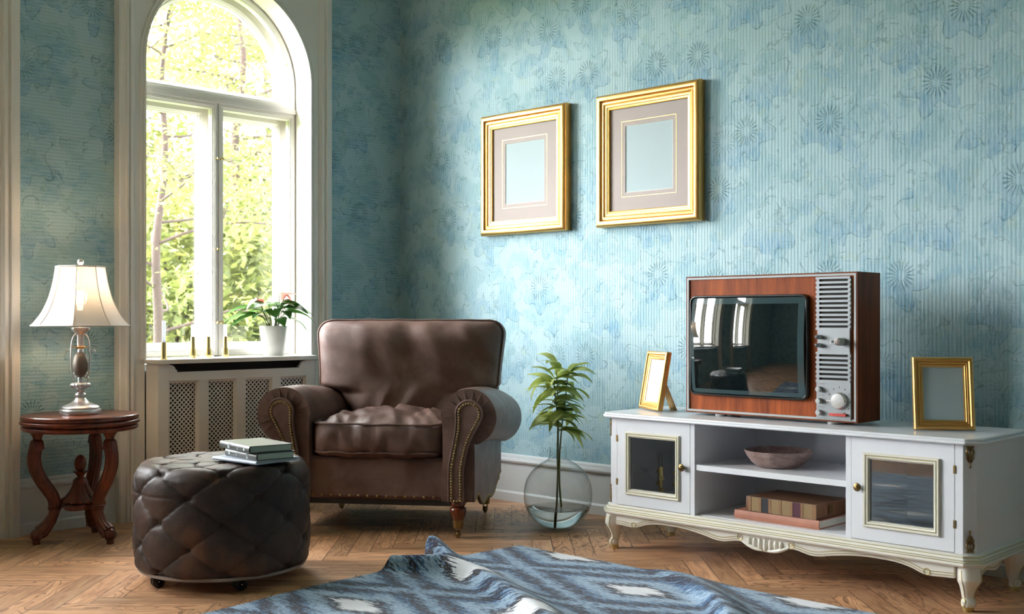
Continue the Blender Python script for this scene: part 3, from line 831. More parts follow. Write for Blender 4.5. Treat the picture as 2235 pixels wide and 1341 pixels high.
    G().tube([(a.x * 1.004, a.y - 0.001, a.z + 0.002) for a, _, _ in bnd], 0.0058, 7, closed=True).obj('piping', L, bc, smooth=60)
    # turned legs with brass castors
    for (x, y) in ((-0.386, -0.355), (0.386, -0.355), (-0.386, 0.34), (0.386, 0.34)):
        g = G().lathe([(0.030, 0.170), (0.034, 0.158), (0.034, 0.150), (0.026, 0.145), (0.037, 0.138), (0.039, 0.128), (0.037, 0.112), (0.031, 0.094), (0.025, 0.083), (0.025, 0.076)], 20, (x, y, 0))
        lg = g.obj('leg', M_LEGWOOD, t, smooth=50)
        g = G().lathe([(0.026, 0.084), (0.0265, 0.080), (0.024, 0.060), (0.022, 0.046), (0.0, 0.044)], 18, (x, y, 0))
        g.box((x - 0.012, y - 0.010, 0.012), (x - 0.0085, y + 0.018, 0.047)); g.box((x + 0.0085, y - 0.010, 0.012), (x + 0.012, y + 0.018, 0.047))
        g.lathe([(0.0, -0.008), (0.014, -0.008), (0.0165, -0.005), (0.0165, 0.005), (0.014, 0.008), (0.0, 0.008)], 20, M=trans(x, y + 0.004, 0.0165) @ rotm('Y', pi / 2))
        g.obj('brass_castor', M_BRONZE, lg, smooth=40)
    return t
armchair()

# ---------------------------------------------------------------- tufted ottoman
def ottoman():
    cx, cy_ = 1.424, -2.105
    t = thing('ottoman', 'round dark tufted leather ottoman on small black castors', 'ottoman', (cx, cy_, 0))
    camdir = atan2(-4.488 - cy_, 5.305 - cx)
    RA = 0.333
    # outline run from the bottom edge up the side and over to the middle of the top
    prof = [(0.300, 0.058), (0.318, 0.062), (0.328, 0.076), (0.331, 0.10), (RA, 0.20), (RA, 0.32), (RA, 0.395), (0.325, 0.425), (0.310, 0.445), (0.285, 0.455), (0.24, 0.457), (0.16, 0.458), (0.08, 0.459), (0.0, 0.459)]
    P3 = spline([(r, z, 0) for r, z in prof], 12)
    # resample by length
    Ls = [0]
    for a, b in zip(P3, P3[1:]): Ls.append(Ls[-1] + (b - a).length)
    tot = Ls[-1]; NV = 150; NU = 240
    sam = []
    k = 0
    for j in range(NV + 1):
        s = tot * j / NV
        while k < len(Ls) - 2 and Ls[k + 1] < s: k += 1
        f = (s - Ls[k]) / max(1e-9, Ls[k + 1] - Ls[k]); p = P3[k].lerp(P3[k + 1], f)
        d = (P3[k + 1] - P3[k]).normalized(); sam.append((p.x, p.y, d.y, -d.x, s))
    # path length where z = 0.257 (a button row facing the camera)
    s0 = min(sam, key=lambda q: abs(q[1] - 0.257) + (1 if q[0] < 0.3 else 0))[4]
    def fn(u, v):
        r, z, nr, nz, s = sam[min(NV, int(round(v * NV)))]
        th = 2 * pi * u
        a = (th - camdir) / (pi / 4); b = (s - s0) / 0.186
        fa = abs(sin(pi * (a - b))); fb = abs(sin(pi * (a + b)))
        damp = smooth01(0.03, 0.2, r) if z > 0.44 else 1
        m = min(fa, fb)
        puff = (fa ** 0.55) * (fb ** 0.55)
        bt = exp(-((1 - cos(2 * pi * a) * cos(2 * pi * b)) / 0.05)) if True else 0
        h = (-0.005 + 0.009 * puff - 0.0045 * exp(-(m / 0.05) ** 2)) * damp
        # pull at the buttons
        near = min(((a - round(a)) ** 2 + (b - round(b)) ** 2), ((a - math.floor(a) - 0.5) ** 2 + (b - math.floor(b) - 0.5) ** 2))
        h -= 0.014 * exp(-near / 0.006) * damp
        if abs(s - (s0 + 0.093)) < 0.004: h -= 0.0016          # seam
        w = 0.0022 * fold((a * 3, b * 3, 1.3)) + 0.0012 * fold((a * 11, b * 9, 2.0))
        h += w * damp
        return ((r + nr * h) * cos(th), (r + nr * h) * sin(th), z + nz * h)
    g = G().grid(fn, NU, NV, wrap=True); b = g.obj('upholstered_body', M_OTTO, t, smooth=180)
    btn = None
    for row in range(-1, 4):
        bb = row * 0.5
        for k in range(8):
            a = k + (0.5 if row % 2 else 0)
            s = s0 + bb * 0.186
            q = min(sam, key=lambda q_: abs(q_[4] - s)); th = camdir + a * pi / 4
            rr = q[0] - 0.020 * q[2]; zz = q[1] - 0.020 * q[3]
            nrm = Vector((q[2] * cos(th), q[2] * sin(th), q[3]))
            if btn is None:
                btn = G().lathe([(0.0, 0.005), (0.005, 0.0042), (0.008, 0.002), (0.0085, -0.002)], 12).obj('button', M_OTTO, b); o = btn
            else:
                o = btn.copy(); COL.objects.link(o)
            o.matrix_local = trans(rr * cos(th), rr * sin(th), zz) @ nrm.to_track_quat('Z', 'Y').to_matrix().to_4x4()
    G().lathe([(0.0, 0.046), (0.308, 0.046), (0.316, 0.050), (0.316, 0.060), (0.0, 0.062)], 64).obj('base_board', plain('pale_base_board', hexc(150, 140, 132), 0.6), t, smooth=40)
    for dx, dy in ((-0.016 - 0.0, -0.313), (0.284, -0.091)):
        for sgn in (1, -1):
            x, y = dx * sgn * 0.86, dy * sgn * 0.86
            g = G(); M = trans(x, y, 0) @ rotm('Z', camdir + 0.35)
            for off in (-0.011, 0.011):
                g.lathe([(0.0, -0.007), (0.019, -0.007), (0.0235, -0.004), (0.0235, 0.004), (0.019, 0.007), (0.0, 0.007)], 22, M=M @ trans(off, 0, 0.0235) @ rotm('Y', pi / 2))
                g.lathe([(0.0, 0.0), (0.0025, 0.0), (0.0, 0.0015)], 8, M=M @ trans(off + 0.007, 0, 0.0235) @ rotm('Y', pi / 2), mi=1)
            g.lathe([(0.0, -0.012), (0.003, -0.012), (0.003, 0.012), (0.0, 0.012)], 8, M=M @ trans(0, 0, 0.0235) @ rotm('Y', pi / 2))
            g.box((-0.004, -0.016, 0.018), (0.004, 0.016, 0.046), M=M)
            g.obj('castor', [M_BLACK, M_PEWTER], t, smooth=40)
    return t
ottoman()

# ---------------------------------------------------------------- mahogany side table
def side_table():
    tx, ty = 0.319, -2.163
    t = thing('side_table', 'round mahogany side table with three carved cabriole legs', 'side table', (tx, ty, 0))
    M = M_MAHOG
    g = G().lathe([(0.0, 0.500), (0.225, 0.500), (0.243, 0.503), (0.250, 0.510), (0.250, 0.517), (0.244, 0.523), (0.241, 0.526), (0.252, 0.529), (0.2565, 0.536), (0.2555, 0.544), (0.249, 0.548), (0.247, 0.550), (0.252, 0.552), (0.253, 0.558), (0.251, 0.568), (0.247, 0.5715), (0.0, 0.5715)], 96)
    g.obj('tabletop', M, t, smooth=35)
    for (fx, fy) in ((-0.040, -0.184), (0.172, 0.051), (-0.133, 0.134)):
        an = atan2(fy, fx); Mx = rotm('Z', an)
        path = spline([(0.184, 0, 0.452), (0.193, 0, 0.415), (0.197, 0, 0.38), (0.190, 0, 0.335), (0.167, 0, 0.285), (0.138, 0, 0.24), (0.118, 0, 0.205), (0.110, 0, 0.17), (0.112, 0, 0.14), (0.122, 0, 0.112), (0.140, 0, 0.084), (0.162, 0, 0.060), (0.178, 0, 0.050)], 7)
        n = len(path); rr = []
        for i in range(n):
            f = i / (n - 1)
            rr.append(interp([(0, 0.027), (0.2, 0.028), (0.45, 0.027), (0.62, 0.024), (0.72, 0.0225), (0.82, 0.025), (0.93, 0.032), (1, 0.030)], f)[0])
        flute = lambda a, f: 1 + (0.065 * cos(12 * a) if f < 0.66 or f > 0.74 else 0)
        g = G().tube(path, rr, 72, M=Mx, mod=flute, up=(1, 0, 0))
        lg = g.obj('leg', M, t, smooth=60)
        # carved capital: flared cup over a leafy collar
        lobes = lambda k, d: (lambda a, z: 1 + d * abs(cos(k * a / 2)))
        g = G().lathe([(0.0, 0.505), (0.034, 0.505), (0.035, 0.502), (0.026, 0.49), (0.019, 0.478), (0.017, 0.468), (0.018, 0.463)], 40, (0.184, 0, 0), mod=lobes(12, 0.08), M=Mx)
        g.lathe([(0.016, 0.467), (0.022, 0.464), (0.027, 0.455), (0.029, 0.44), (0.0305, 0.428), (0.031, 0.422), (0.027, 0.421)], 48, (0.186, 0, 0), mod=lobes(14, 0.08), M=Mx)
        g.obj('capital', M, lg, smooth=50)
        # bound ring at the shelf
        g = G()
        for dz in (-0.008, 0.0, 0.008):
            g.lathe([(0.024, dz - 0.004), (0.028, dz - 0.003), (0.0295, dz), (0.028, dz + 0.003), (0.024, dz + 0.004)], 28, (0.111, 0, 0.158), M=Mx, cap=False)
        g.obj('ring', M, lg, smooth=60)
        # claw and ball foot
        g = G().lathe([(0.0, -0.027), (0.012, -0.026), (0.022, -0.018), (0.028, -0.006), (0.028, 0.006), (0.022, 0.018), (0.012, 0.026), (0.0, 0.028)], 28, (0.186, 0, 0.041), M=Mx)
        g.lathe([(0.0, 0.0), (0.0165, 0.0), (0.0165, 0.017), (0.0, 0.017)], 20, (0.188, 0, 0), M=Mx)
        for k in range(5):
            a = radians(-70 + 35 * k)
            q = [(0.186 - 0.022 + 0.0 + 0.052 * s * cos(a) * 0.9, 0.030 * sin(a) * (0.3 + s), 0.041 + 0.031 * cos(s * 1.9)) for s in (0.0, 0.25, 0.5, 0.75, 1.0)]
            g.tube(spline(q, 3), [0.009 - 0.0004 * i for i in range(13)], 7, M=Mx)
        g.obj('claw_foot', M, lg, smooth=60)
    # low shelf with three lobes
    n = 96; pts = []
    for k in range(n):
        a = 2 * pi * k / n; r = 0.092 + 0.020 * (-cos(3 * (a - atan2(-0.184, -0.040))))
        pts.append((r * cos(a), r * sin(a)))
    G().prism(pts, 0.148, 0.172, 'z').obj('lower_shelf', M, t, bevel=0.006, seg=3, smooth=40)
    # fluted finial with acorn
    flu = lambda a, z: 1 + (0.10 * cos(14 * a) if z < 0.268 else 0.0)
    g = G().lathe([(0.0, 0.172), (0.076, 0.172), (0.083, 0.177), (0.080, 0.186), (0.062, 0.198), (0.046, 0.218), (0.033, 0.246), (0.026, 0.268), (0.0, 0.268)], 112, mod=flu)
    g.lathe([(0.024, 0.262), (0.031, 0.258), (0.029, 0.272), (0.021, 0.282), (0.016, 0.284), (0.0, 0.284)], 40, mod=lambda a, z: 1 + 0.1 * abs(cos(5 * a)))
    g.lathe([(0.014, 0.280), (0.014, 0.290), (0.020, 0.302), (0.031, 0.313), (0.029, 0.314), (0.012, 0.308)], 48, mod=lambda a, z: 1 + 0.12 * abs(cos(4 * a)) * (1 if z > 0.3 else 0))
    g.lathe([(0.0, 0.308), (0.014, 0.312), (0.023, 0.326), (0.0265, 0.345), (0.025, 0.362), (0.017, 0.378), (0.006, 0.386), (0.0, 0.387)], 32, mod=lambda a, z: 1 + 0.025 * cos(9 * a + z * 300))
    g.obj('acorn_finial', M, t, smooth=60)
    return t
side_table()

# ---------------------------------------------------------------- table lamp
def table_lamp():
    z0 = 0.5715
    t = thing('table_lamp', 'silver pineapple table lamp with white bell shade on side table', 'lamp', (0.319, -2.163, z0))
    g = G().lathe([(0.0, 0.0), (0.087, 0.0), (0.090, 0.004), (0.090, 0.018), (0.087, 0.023), (0.080, 0.025), (0.082, 0.031), (0.076, 0.038), (0.058, 0.045), (0.040, 0.053), (0.028, 0.064), (0.022, 0.074), (0.0, 0.076)], 64)
    g.obj('foot', M_PEWTER, t, smooth=40)
    g = G().lathe([(0.0, 0.07), (0.018, 0.072), (0.024, 0.080), (0.0255, 0.086), (0.022, 0.094), (0.015, 0.098), (0.017, 0.104), (0.017, 0.112), (0.026, 0.117), (0.040, 0.124), (0.043, 0.131), (0.040, 0.139), (0.030, 0.144), (0.0, 0.145)], 72, mod=lambda a, z: 1 + (0.05 * cos(16 * a) if 0.115 < z < 0.143 else 0))
    g.lathe([(0.0, 0.14), (0.0135, 0.142), (0.011, 0.15), (0.0135, 0.158), (0.011, 0.166), (0.0, 0.168)], 24)
    g.obj('stem', M_PEWTER, t, smooth=50)
    g = G().lathe([(0.0, 0.166), (0.014, 0.170), (0.025, 0.184), (0.032, 0.205), (0.034, 0.226), (0.031, 0.250), (0.024, 0.268), (0.014, 0.280), (0.0, 0.283)], 96, mod=lambda a, z: 1 + 0.03 * cos(14 * a + z * 260) * cos(14 * a - z * 260))
    g.obj('pineapple', plain('grey_pineapple_metal', hexc(112, 104, 96), 0.5, 0.6, var=0.25, vscale=40), t, smooth=60)
    g = G().lathe([(0.0, 0.278), (0.0125, 0.280), (0.0125, 0.292), (0.010, 0.296), (0.013, 0.30), (0.0155, 0.312), (0.0155, 0.36), (0.018, 0.364), (0.030, 0.372), (0.040, 0.384), (0.042, 0.392), (0.0, 0.394)], 32)
    g.lathe([(0.0, 0.394), (0.006, 0.394), (0.006, 0.45), (0.013, 0.452), (0.013, 0.47), (0.0, 0.47)], 16)
    g.obj('neck', M_PEWTER, t, smooth=40)
    g = G()
    for k in range(10):
        a = 2 * pi * k / 10
        Mx = rotm('Z', a) @ trans(0.010, 0, 0.296)
        def lf(u, v):
            s = v; w = 0.0075 * sin(pi * (0.15 + 0.85 * s)) * (1 - s * 0.3)
            return (0.004 + 0.016 * s + 0.010 * s * s, (u - 0.5) * 2 * w, 0.016 * s - 0.010 * s ** 3 + 0.002 * (2 * u - 1) ** 2)
        g.grid(lf, 4, 7, M=Mx)
    g.obj('leaf_crown', M_GOLD, t, smooth=60)
    # two scrolled handles, turned roughly across the view
    for sg in (-1, 1):
        Mx = rotm('Z', 1.13 if sg > 0 else 1.13 + pi) @ rotm('Z', -0.3)
        pts = spline([(0.013, 0, 0.366), (0.030, 0, 0.352), (0.040, 0, 0.315), (0.042, 0, 0.26), (0.039, 0, 0.20), (0.032, 0, 0.174), (0.022, 0, 0.164), (0.0185, 0, 0.175), (0.024, 0, 0.186), (0.030, 0, 0.182)], 6)
        g = G().tube(pts, 0.0034, 8, M=Mx); g.tube(spline([(0.041, 0, 0.286), (0.058, 0, 0.292), (0.066, 0, 0.284), (0.060, 0, 0.279)], 5), 0.0022, 6, M=Mx)
        g.tube(spline([(0.030, 0, 0.172), (0.036, 0, 0.160), (0.032, 0, 0.148), (0.024, 0, 0.150)], 5), 0.003, 6, M=Mx)
        g.obj('handle', M_PEWTER, t, smooth=60)
    # bell shade with eight panels
    zb, zt = 0.401, 0.668
    def prof(f): return interp([(0, 0.2135), (0.06, 0.198), (0.2, 0.170), (0.4, 0.1435), (0.6, 0.1265), (0.8, 0.1145), (1.0, 0.1065)], f)[0]
    fs = spline([(prof(f), f, 0) for f in (0, 0.06, 0.2, 0.4, 0.6, 0.8, 1.0)], 5)
    n = 8
    def sh(u, v):
        q = fs[int(round(v * (len(fs) - 1)))]; a = 2 * pi * u + 0.2
        k = ((a - 0.2) / (2 * pi / n)) % 1.0
        r = q.x * (cos(pi / n) / cos((k - 0.5) * 2 * pi / n)) ** 0.8 
        return (r * cos(a), r * sin(a), zb + (zt - zb) * q.y)
    g = G().grid(sh, 96, len(fs) - 1, wrap=True); s = g.obj('lamp_shade', M_SHADE, t, smooth=35)
    g = G()
    for k in range(n):
        a = 2 * pi * k / n + 0.2
        g.tube([((q.x + 0.0005) * cos(a), (q.x + 0.0005) * sin(a), zb + (zt - zb) * q.y) for q in fs], 0.0017, 6)
    for f, rad in ((0.0, 0.0026), (1.0, 0.0034)):
        v = 0 if f == 0 else 1
        g.tube([sh(k / 96, v) for k in range(96)], rad, 8, closed=True)
    g.obj('shade_trim', M_SHADETRIM, s, smooth=60)
    g = G()
    for k in range(3):
        a = 2 * pi * k / 3; g.tube([(0, 0, 0.652), (0.1035 * cos(a), 0.1035 * sin(a), 0.664)], 0.0015, 6)
    g.tube([(0.030, 0, 0.47), (0.042, 0, 0.52), (0.040, 0, 0.58), (0.02, 0, 0.64), (0, 0, 0.652)], 0.0018, 6); g.tube([(-0.030, 0, 0.47), (-0.042, 0, 0.52), (-0.040, 0, 0.58), (-0.02, 0, 0.64), (0, 0, 0.652)], 0.0018, 6)
    g.tube([(-0.030, 0, 0.47), (0.030, 0, 0.47)], 0.002, 6)
    g.obj('harp', M_PEWTER, t, smooth=60)
    G().lathe([(0.0, 0.668), (0.008, 0.669), (0.005, 0.674), (0.011, 0.680), (0.0145, 0.688), (0.013, 0.697), (0.006, 0.704), (0.0, 0.706)], 24).obj('finial', M_PEWTER, t, smooth=50)
    G().lathe([(0.0, 0.47), (0.012, 0.472), (0.014, 0.49), (0.026, 0.512), (0.031, 0.53), (0.028, 0.549), (0.016, 0.560), (0.0, 0.563)], 24).obj('bulb', M_BULB, t, smooth=60)
    ld = bpy.data.lights.new('lamp_light', 'POINT'); ld.energy = 1.2; ld.color = (1.0, 0.70, 0.40); ld.shadow_soft_size = 0.034
    lo = bpy.data.objects.new('lamp_light', ld); COL.objects.link(lo); lo.parent = t; lo.location = (0, 0, 0.585)
    return t
table_lamp()
# ---------------------------------------------------------------- candles on the sill
SZ = 0.80
def candlestick(x, y, tall, lab_h, lab_c):
    t = thing('candlestick', lab_h, 'candlestick', (x, y, SZ), group='brass candlesticks on the window sill')
    if tall:
        G().lathe([(0.0, 0.0), (0.021, 0.0), (0.0215, 0.004), (0.020, 0.006), (0.0, 0.006)], 32).obj('foot_disc', M_BRASS, t, smooth=40)
        G().lathe([(0.0, 0.005), (0.0125, 0.006), (0.0125, 0.086), (0.0095, 0.086), (0.0095, 0.070), (0.0, 0.070)], 28).obj('tube', M_BRASS, t, smooth=40)
        zc, r, h = 0.0705, 0.0093, 0.125
    else:
        G().lathe([(0.0, 0.0), (0.0175, 0.0), (0.0178, 0.001), (0.0178, 0.046), (0.017, 0.047), (0.0, 0.047)], 32).obj('foot_drum', M_BRASS, t, smooth=40)
        g = G().lathe([(0.0, 0.046), (0.0115, 0.047), (0.0115, 0.110), (0.0095, 0.110), (0.0095, 0.095), (0.0, 0.095)], 28)
        g.obj('tube', M_BRASS, t, smooth=40)
        g = G().tube([(-0.008, -0.008, 0.084), (-0.017, -0.017, 0.084)], 0.0016, 8); g.lathe([(0, -0.002), (0.003, -0.002), (0.003, 0.002), (0, 0.002)], 10, M=trans(-0.018, -0.018, 0.084) @ rotm('Z', pi / 4) @ rotm('Y', pi / 2))
        g.obj('side_pin', M_BRASS, t)
        zc, r, h = 0.0955, 0.0090, 0.078
    c = thing('candle', lab_c, 'candle', (x, y, SZ + zc), group='white candles on the window sill')
    G().lathe([(0.0, 0.0), (r, 0.0), (r, h - 0.002), (r - 0.0015, h), (0.003, h - 0.001), (0.0, h - 0.002)], 24).obj('wax_stick', M_CANDLE, c, smooth=40)
    G().tube([(0, 0, h - 0.003), (0.0003, 0, h + 0.004), (0.0012, 0, h + 0.008)], 0.0006, 6).obj('wick', M_BLACK, c)
candlestick(0.085, -1.622, True, 'slim brass candlestick on a wide flat disc foot at sill end', 'tall white candle in the slim disc-footed brass holder')
for (x, y, w) in ((0.010, -1.416, 'second from the lamp side'), (0.004, -1.322, 'third from the lamp side'), (0.003, -1.220, 'nearest the flower pot')):
    candlestick(x, y, False, 'stepped drum-footed brass candlestick on sill, ' + w, 'short white candle in drum-footed brass holder ' + w)

# ---------------------------------------------------------------- leaves
def heart(L, Wd, droop=0.3, fold_=0.25, nu=8, nv=10):
    """Heart shaped leaf lying along +x from its stalk, arching down."""
    def f(u, v):
        s = 2 * u - 1
        w = Wd / 2 * (sin(pi * min(1, v ** 0.62)) ** 0.8 if v < 1 else 0) * (1 - 0.15 * v)
        back = -0.16 * L * (1 - v) ** 3 * abs(s)
        x = L * v + back
        return (x * cos(droop * v), w * s, -L * droop * v * v + fold_ * w * abs(s) * 0.9)
    return f, nu, nv
def blade(L, Wd, droop, nu=4, nv=10, fold_=0.3, curl=0.0):
    def f(u, v):
        s = 2 * u - 1
        w = Wd / 2 * sin(pi * (0.06 + 0.94 * v) ** 0.8) * (1 - 0.1 * v) if v < 0.999 else 0.0
        a = droop * v
        return (L * (sin(a) / max(1e-6, droop)), w * s, -L * (1 - cos(a)) / max(1e-6, droop) + fold_ * w * abs(s) + curl * s * v)
    return f, nu, nv
def place(g, fnv, p, yaw, pitch, roll=0.0, mi=0):
    f, nu, nv = fnv
    M = trans(*p) @ rotm('Z', yaw) @ rotm('Y', -pitch) @ rotm('X', roll)
    g.grid(f, nu, nv, mi=mi, M=M)

def potted_anthurium(x, y):
    t = thing('potted_anthurium', 'pink anthurium in a white pot at right end of window sill', 'potted plant', (x, y, SZ))
    G().lathe([(0.0, 0.0), (0.054, 0.0), (0.057, 0.003), (0.066, 0.065), (0.074, 0.12), (0.0785, 0.160), (0.0785, 0.165), (0.0765, 0.166), (0.0745, 0.163), (0.071, 0.141), (0.0, 0.141)], 48).obj('pot', M_POT, t, smooth=40)
    G().lathe([(0.0, 0.150), (0.03, 0.151), (0.06, 0.146), (0.0725, 0.143), (0.071, 0.1395)], 32, mod=lambda a, z: 1 + 0.02 * sin(7 * a)).obj('soil', M_SOIL, t)
    rr = random.Random(21); gs = G(); gl = G()
    RD = YAW
    def dirv(ang):  # angle measured so that 0 is towards the right of the photograph's wall
        return Vector((cos(ang), sin(ang), 0))
    # (yaw, reach, height, leaf length, width, pitch, droop)
    L_ = [(-2.35, 0.13, 0.15, 0.17, 0.065, 0.10, 0.4), (-2.0, 0.15, 0.10, 0.19, 0.06, 0.05, 0.4), (-2.6, 0.16, 0.10, 0.17, 0.055, 0.05, 0.4), (-1.7, 0.13, 0.09, 0.16, 0.06, 0.05, 0.45), (-2.2, 0.09, 0.13, 0.14, 0.07, 0.2, 0.4),
          (-1.1, 0.07, 0.16, 0.11, 0.10, 0.5, 0.6), (-0.6, 0.05, 0.13, 0.09, 0.075, 0.2, 0.7), (0.1, 0.06, 0.12, 0.10, 0.07, 0.2, 0.6), (0.5, 0.09, 0.14, 0.13, 0.08, 0.25, 0.5),
          (1.0, 0.11, 0.11, 0.15, 0.07, 0.1, 0.5), (1.35, 0.12, 0.13, 0.14, 0.07, 0.2, 0.45), (0.75, 0.10, 0.07, 0.13, 0.065, -0.1, 0.5), (1.8, 0.07, 0.15, 0.12, 0.08, 0.35, 0.5), (1.1, 0.06, 0.16, 0.12, 0.08, 0.35, 0.5),
          (2.4, 0.04, 0.16, 0.09, 0.07, 0.5, 0.4), (-0.2, 0.07, 0.07, 0.09, 0.055, 0.0, 0.5), (0.3, 0.03, 0.17, 0.10, 0.08, 0.5, 0.6), (-1.4, 0.06, 0.11, 0.12, 0.07, 0.2, 0.5), (-2.9, 0.10, 0.12, 0.14, 0.06, 0.15, 0.4)]
    for (yw, rch, hh, ll, ww, pt, dr) in L_:
        d = dirv(yw); b = d * 0.018 + Vector((rr.uniform(-.012, .012), rr.uniform(-.012, .012), 0.146)); e = d * rch * 0.75 + Vector((0, 0, 0.15 + hh * 0.8))
        gs.tube(spline([b, b * 0.6 + e * 0.4 + Vector((0, 0, 0.03)), e], 5), [0.0022] * 11, 6)
        place(gl, heart(ll * 1.08, ww * 1.55, dr), e, yw, pt, rr.uniform(-.3, .3))
    gs.obj('leaf_stalk', M_STEM, t, smooth=60); gl.obj('foliage', M_LEAF, t, smooth=80)
    # three flowers: spathe with spadix
    for (yw, rch, hh, pt, sc) in ((0.75, 0.055, 0.325, 0.95, 1.0), (-1.6, 0.085, 0.305, 0.5, 0.85), (1.3, 0.03, 0.345, 0.4, 0.8)):
        d = dirv(yw); b = d * 0.01 + Vector((0, 0, 0.146)); e = d * rch + Vector((0, 0, hh - 0.01))
        g = G(); place(g, heart(0.105 * sc, 0.10 * sc, 0.9, 0.45, 10, 12), e, yw, pt)
        fl = g.obj('flower', M_PINK, t, smooth=80)
        G().tube(spline([b, b * 0.5 + e * 0.5 + d * 0.01, e], 6), 0.0022, 6).obj('flower_stalk', M_STEM, fl, smooth=60)
        G().tube([e + Vector((0, 0, 0.002)), e + d * 0.015 + Vector((0, 0, 0.018)), e + d * 0.022 + Vector((0, 0, 0.035))], [0.0034, 0.0036, 0.0016], 8).obj('spadix', plain('pale_spadix', (0.7, 0.45, 0.35), 0.6), fl, smooth=60)
    return t
potted_anthurium(-0.012, -0.905)

# ---------------------------------------------------------------- round glass vase with leafy branch
def vase():
    VX, VY = 1.675, -0.432
    t = thing('glass_vase', 'big round clear glass vase standing on the floor', 'vase', (VX, VY, 0))
    pr = spline([(0.0, 0.002, 0), (0.05, 0.002, 0), (0.085, 0.014, 0), (0.125, 0.046, 0), (0.155, 0.098, 0), (0.1645, 0.16, 0), (0.155, 0.222, 0), (0.13, 0.268, 0), (0.095, 0.302, 0), (0.062, 0.322, 0), (0.047, 0.332, 0), (0.0425, 0.345, 0), (0.0415, 0.37, 0), (0.042, 0.388, 0)], 6)
    prof = [(p.x, max(0.002, p.y)) for p in pr]
    G().lathe(prof + [(0.0405, 0.389)], 72, cap=False).obj('glass_body', M_VASE, t, smooth=180)
    wl = 0.098
    wp = [(max(0, r - 0.004), z + 0.004) for r, z in prof if z < wl - 0.004]
    rw = interp([(z, r - 0.004) for r, z in prof], wl - 0.004)[0]
    G().lathe(wp + [(rw, wl), (0.0, wl)], 72).obj('water', M_WATER, t, smooth=40)
    b = thing('leafy_branch', 'green leafy cutting standing in the round glass vase', 'plant', (VX, VY, 0))
    rr = random.Random(5)
    stems = [[(-0.012, -0.006, 0.012), (-0.006, 0, 0.15), (0.0, 0.0, 0.33), (-0.004, 0.006, 0.48), (-0.012, 0.01, 0.64), (-0.022, 0.012, 0.785)],
             [(0.012, 0.010, 0.10), (0.006, 0.004, 0.22), (0.008, 0.004, 0.36), (0.016, 0.012, 0.50), (0.030, 0.02, 0.62), (0.038, 0.03, 0.75)],
             [(-0.004, 0.004, 0.29), (0.002, -0.006, 0.36), (0.010, -0.012, 0.50), (0.012, -0.03, 0.62), (0.018, -0.05, 0.72)]]
    gl = G(); gs_ = []
    rv = Vector((sin(YAW), cos(YAW), 0)); fv = Vector((-cos(YAW), sin(YAW), 0))
    for i, s in enumerate(stems):
        sp = spline(s, 8)
        gs_.append(G().tube(sp, [0.0052 - 0.0032 * k / (len(sp) - 1) for k in range(len(sp))], 8).obj('stem', M_STEM, b, smooth=60))
        n = len(sp)
        for k in range(n):
            z = sp[k].z
            if z < 0.46: continue
            for q in range(2 if z < 0.66 else 3):
                if rr.random() > (0.45 if z < 0.6 else 0.62): continue
                ya = rr.uniform(0, 2 * pi)
                if rr.random() < 0.6: ya = atan2(rv.y, rv.x) + (0 if rr.random() < 0.5 else pi) + rr.uniform(-0.7, 0.7)
                pitch = rr.uniform(0.1, 0.7) if z < 0.72 else rr.uniform(0.5, 1.25)
                ll = rr.uniform(0.12, 0.19) * (1.0 if z < 0.7 else 0.85)
                place(gl, blade(ll, ll * rr.uniform(0.30, 0.44), rr.uniform(0.9, 2.0), fold_=0.25, curl=rr.uniform(-.01, .01)), sp[k], ya, pitch, rr.uniform(-.5, .5))
    # two long lower leaves that hang either side
    for (z, sgn, ll, dr) in ((0.52, -1, 0.14, 2.3), (0.56, 1, 0.17, 1.9), (0.60, -1, 0.16, 1.5)):
        place(gl, blade(ll, 0.04, dr, fold_=0.2), (0, 0, z), atan2(rv.y, rv.x) + (0 if sgn > 0 else pi), 0.5, 0.2)
    gl.obj('foliage', M_BRANCHLEAF, b, smooth=80)
    return t
vase()

# ---------------------------------------------------------------- gilt frames
def frame_profile(wd, dp):
    """Offset inwards / height; 0 is the back plane."""
    return [(0.0, 0.0), (0.0, dp * 0.72), (wd * 0.05, dp * 0.86), (wd * 0.14, dp * 0.97), (wd * 0.25, dp), (wd * 0.36, dp * 0.95), (wd * 0.44, dp * 0.80), (wd * 0.47, dp * 0.70),
            (wd * 0.51, dp * 0.70), (wd * 0.53, dp * 0.78), (wd * 0.60, dp * 0.80), (wd * 0.66, dp * 0.75), (wd * 0.69, dp * 0.66), (wd * 0.72, dp * 0.66), (wd * 0.74, dp * 0.70), (wd * 0.82, dp * 0.69), (wd * 0.86, dp * 0.62), (wd * 0.92, dp * 0.60), (wd, dp * 0.52), (wd, dp * 0.15), (wd * 0.9, 0.0)]
def rectp(w, h, z0=0.0, y=0.0): return [(-w / 2, y, z0), (w / 2, y, z0), (w / 2, y, z0 + h), (-w / 2, y, z0 + h)]
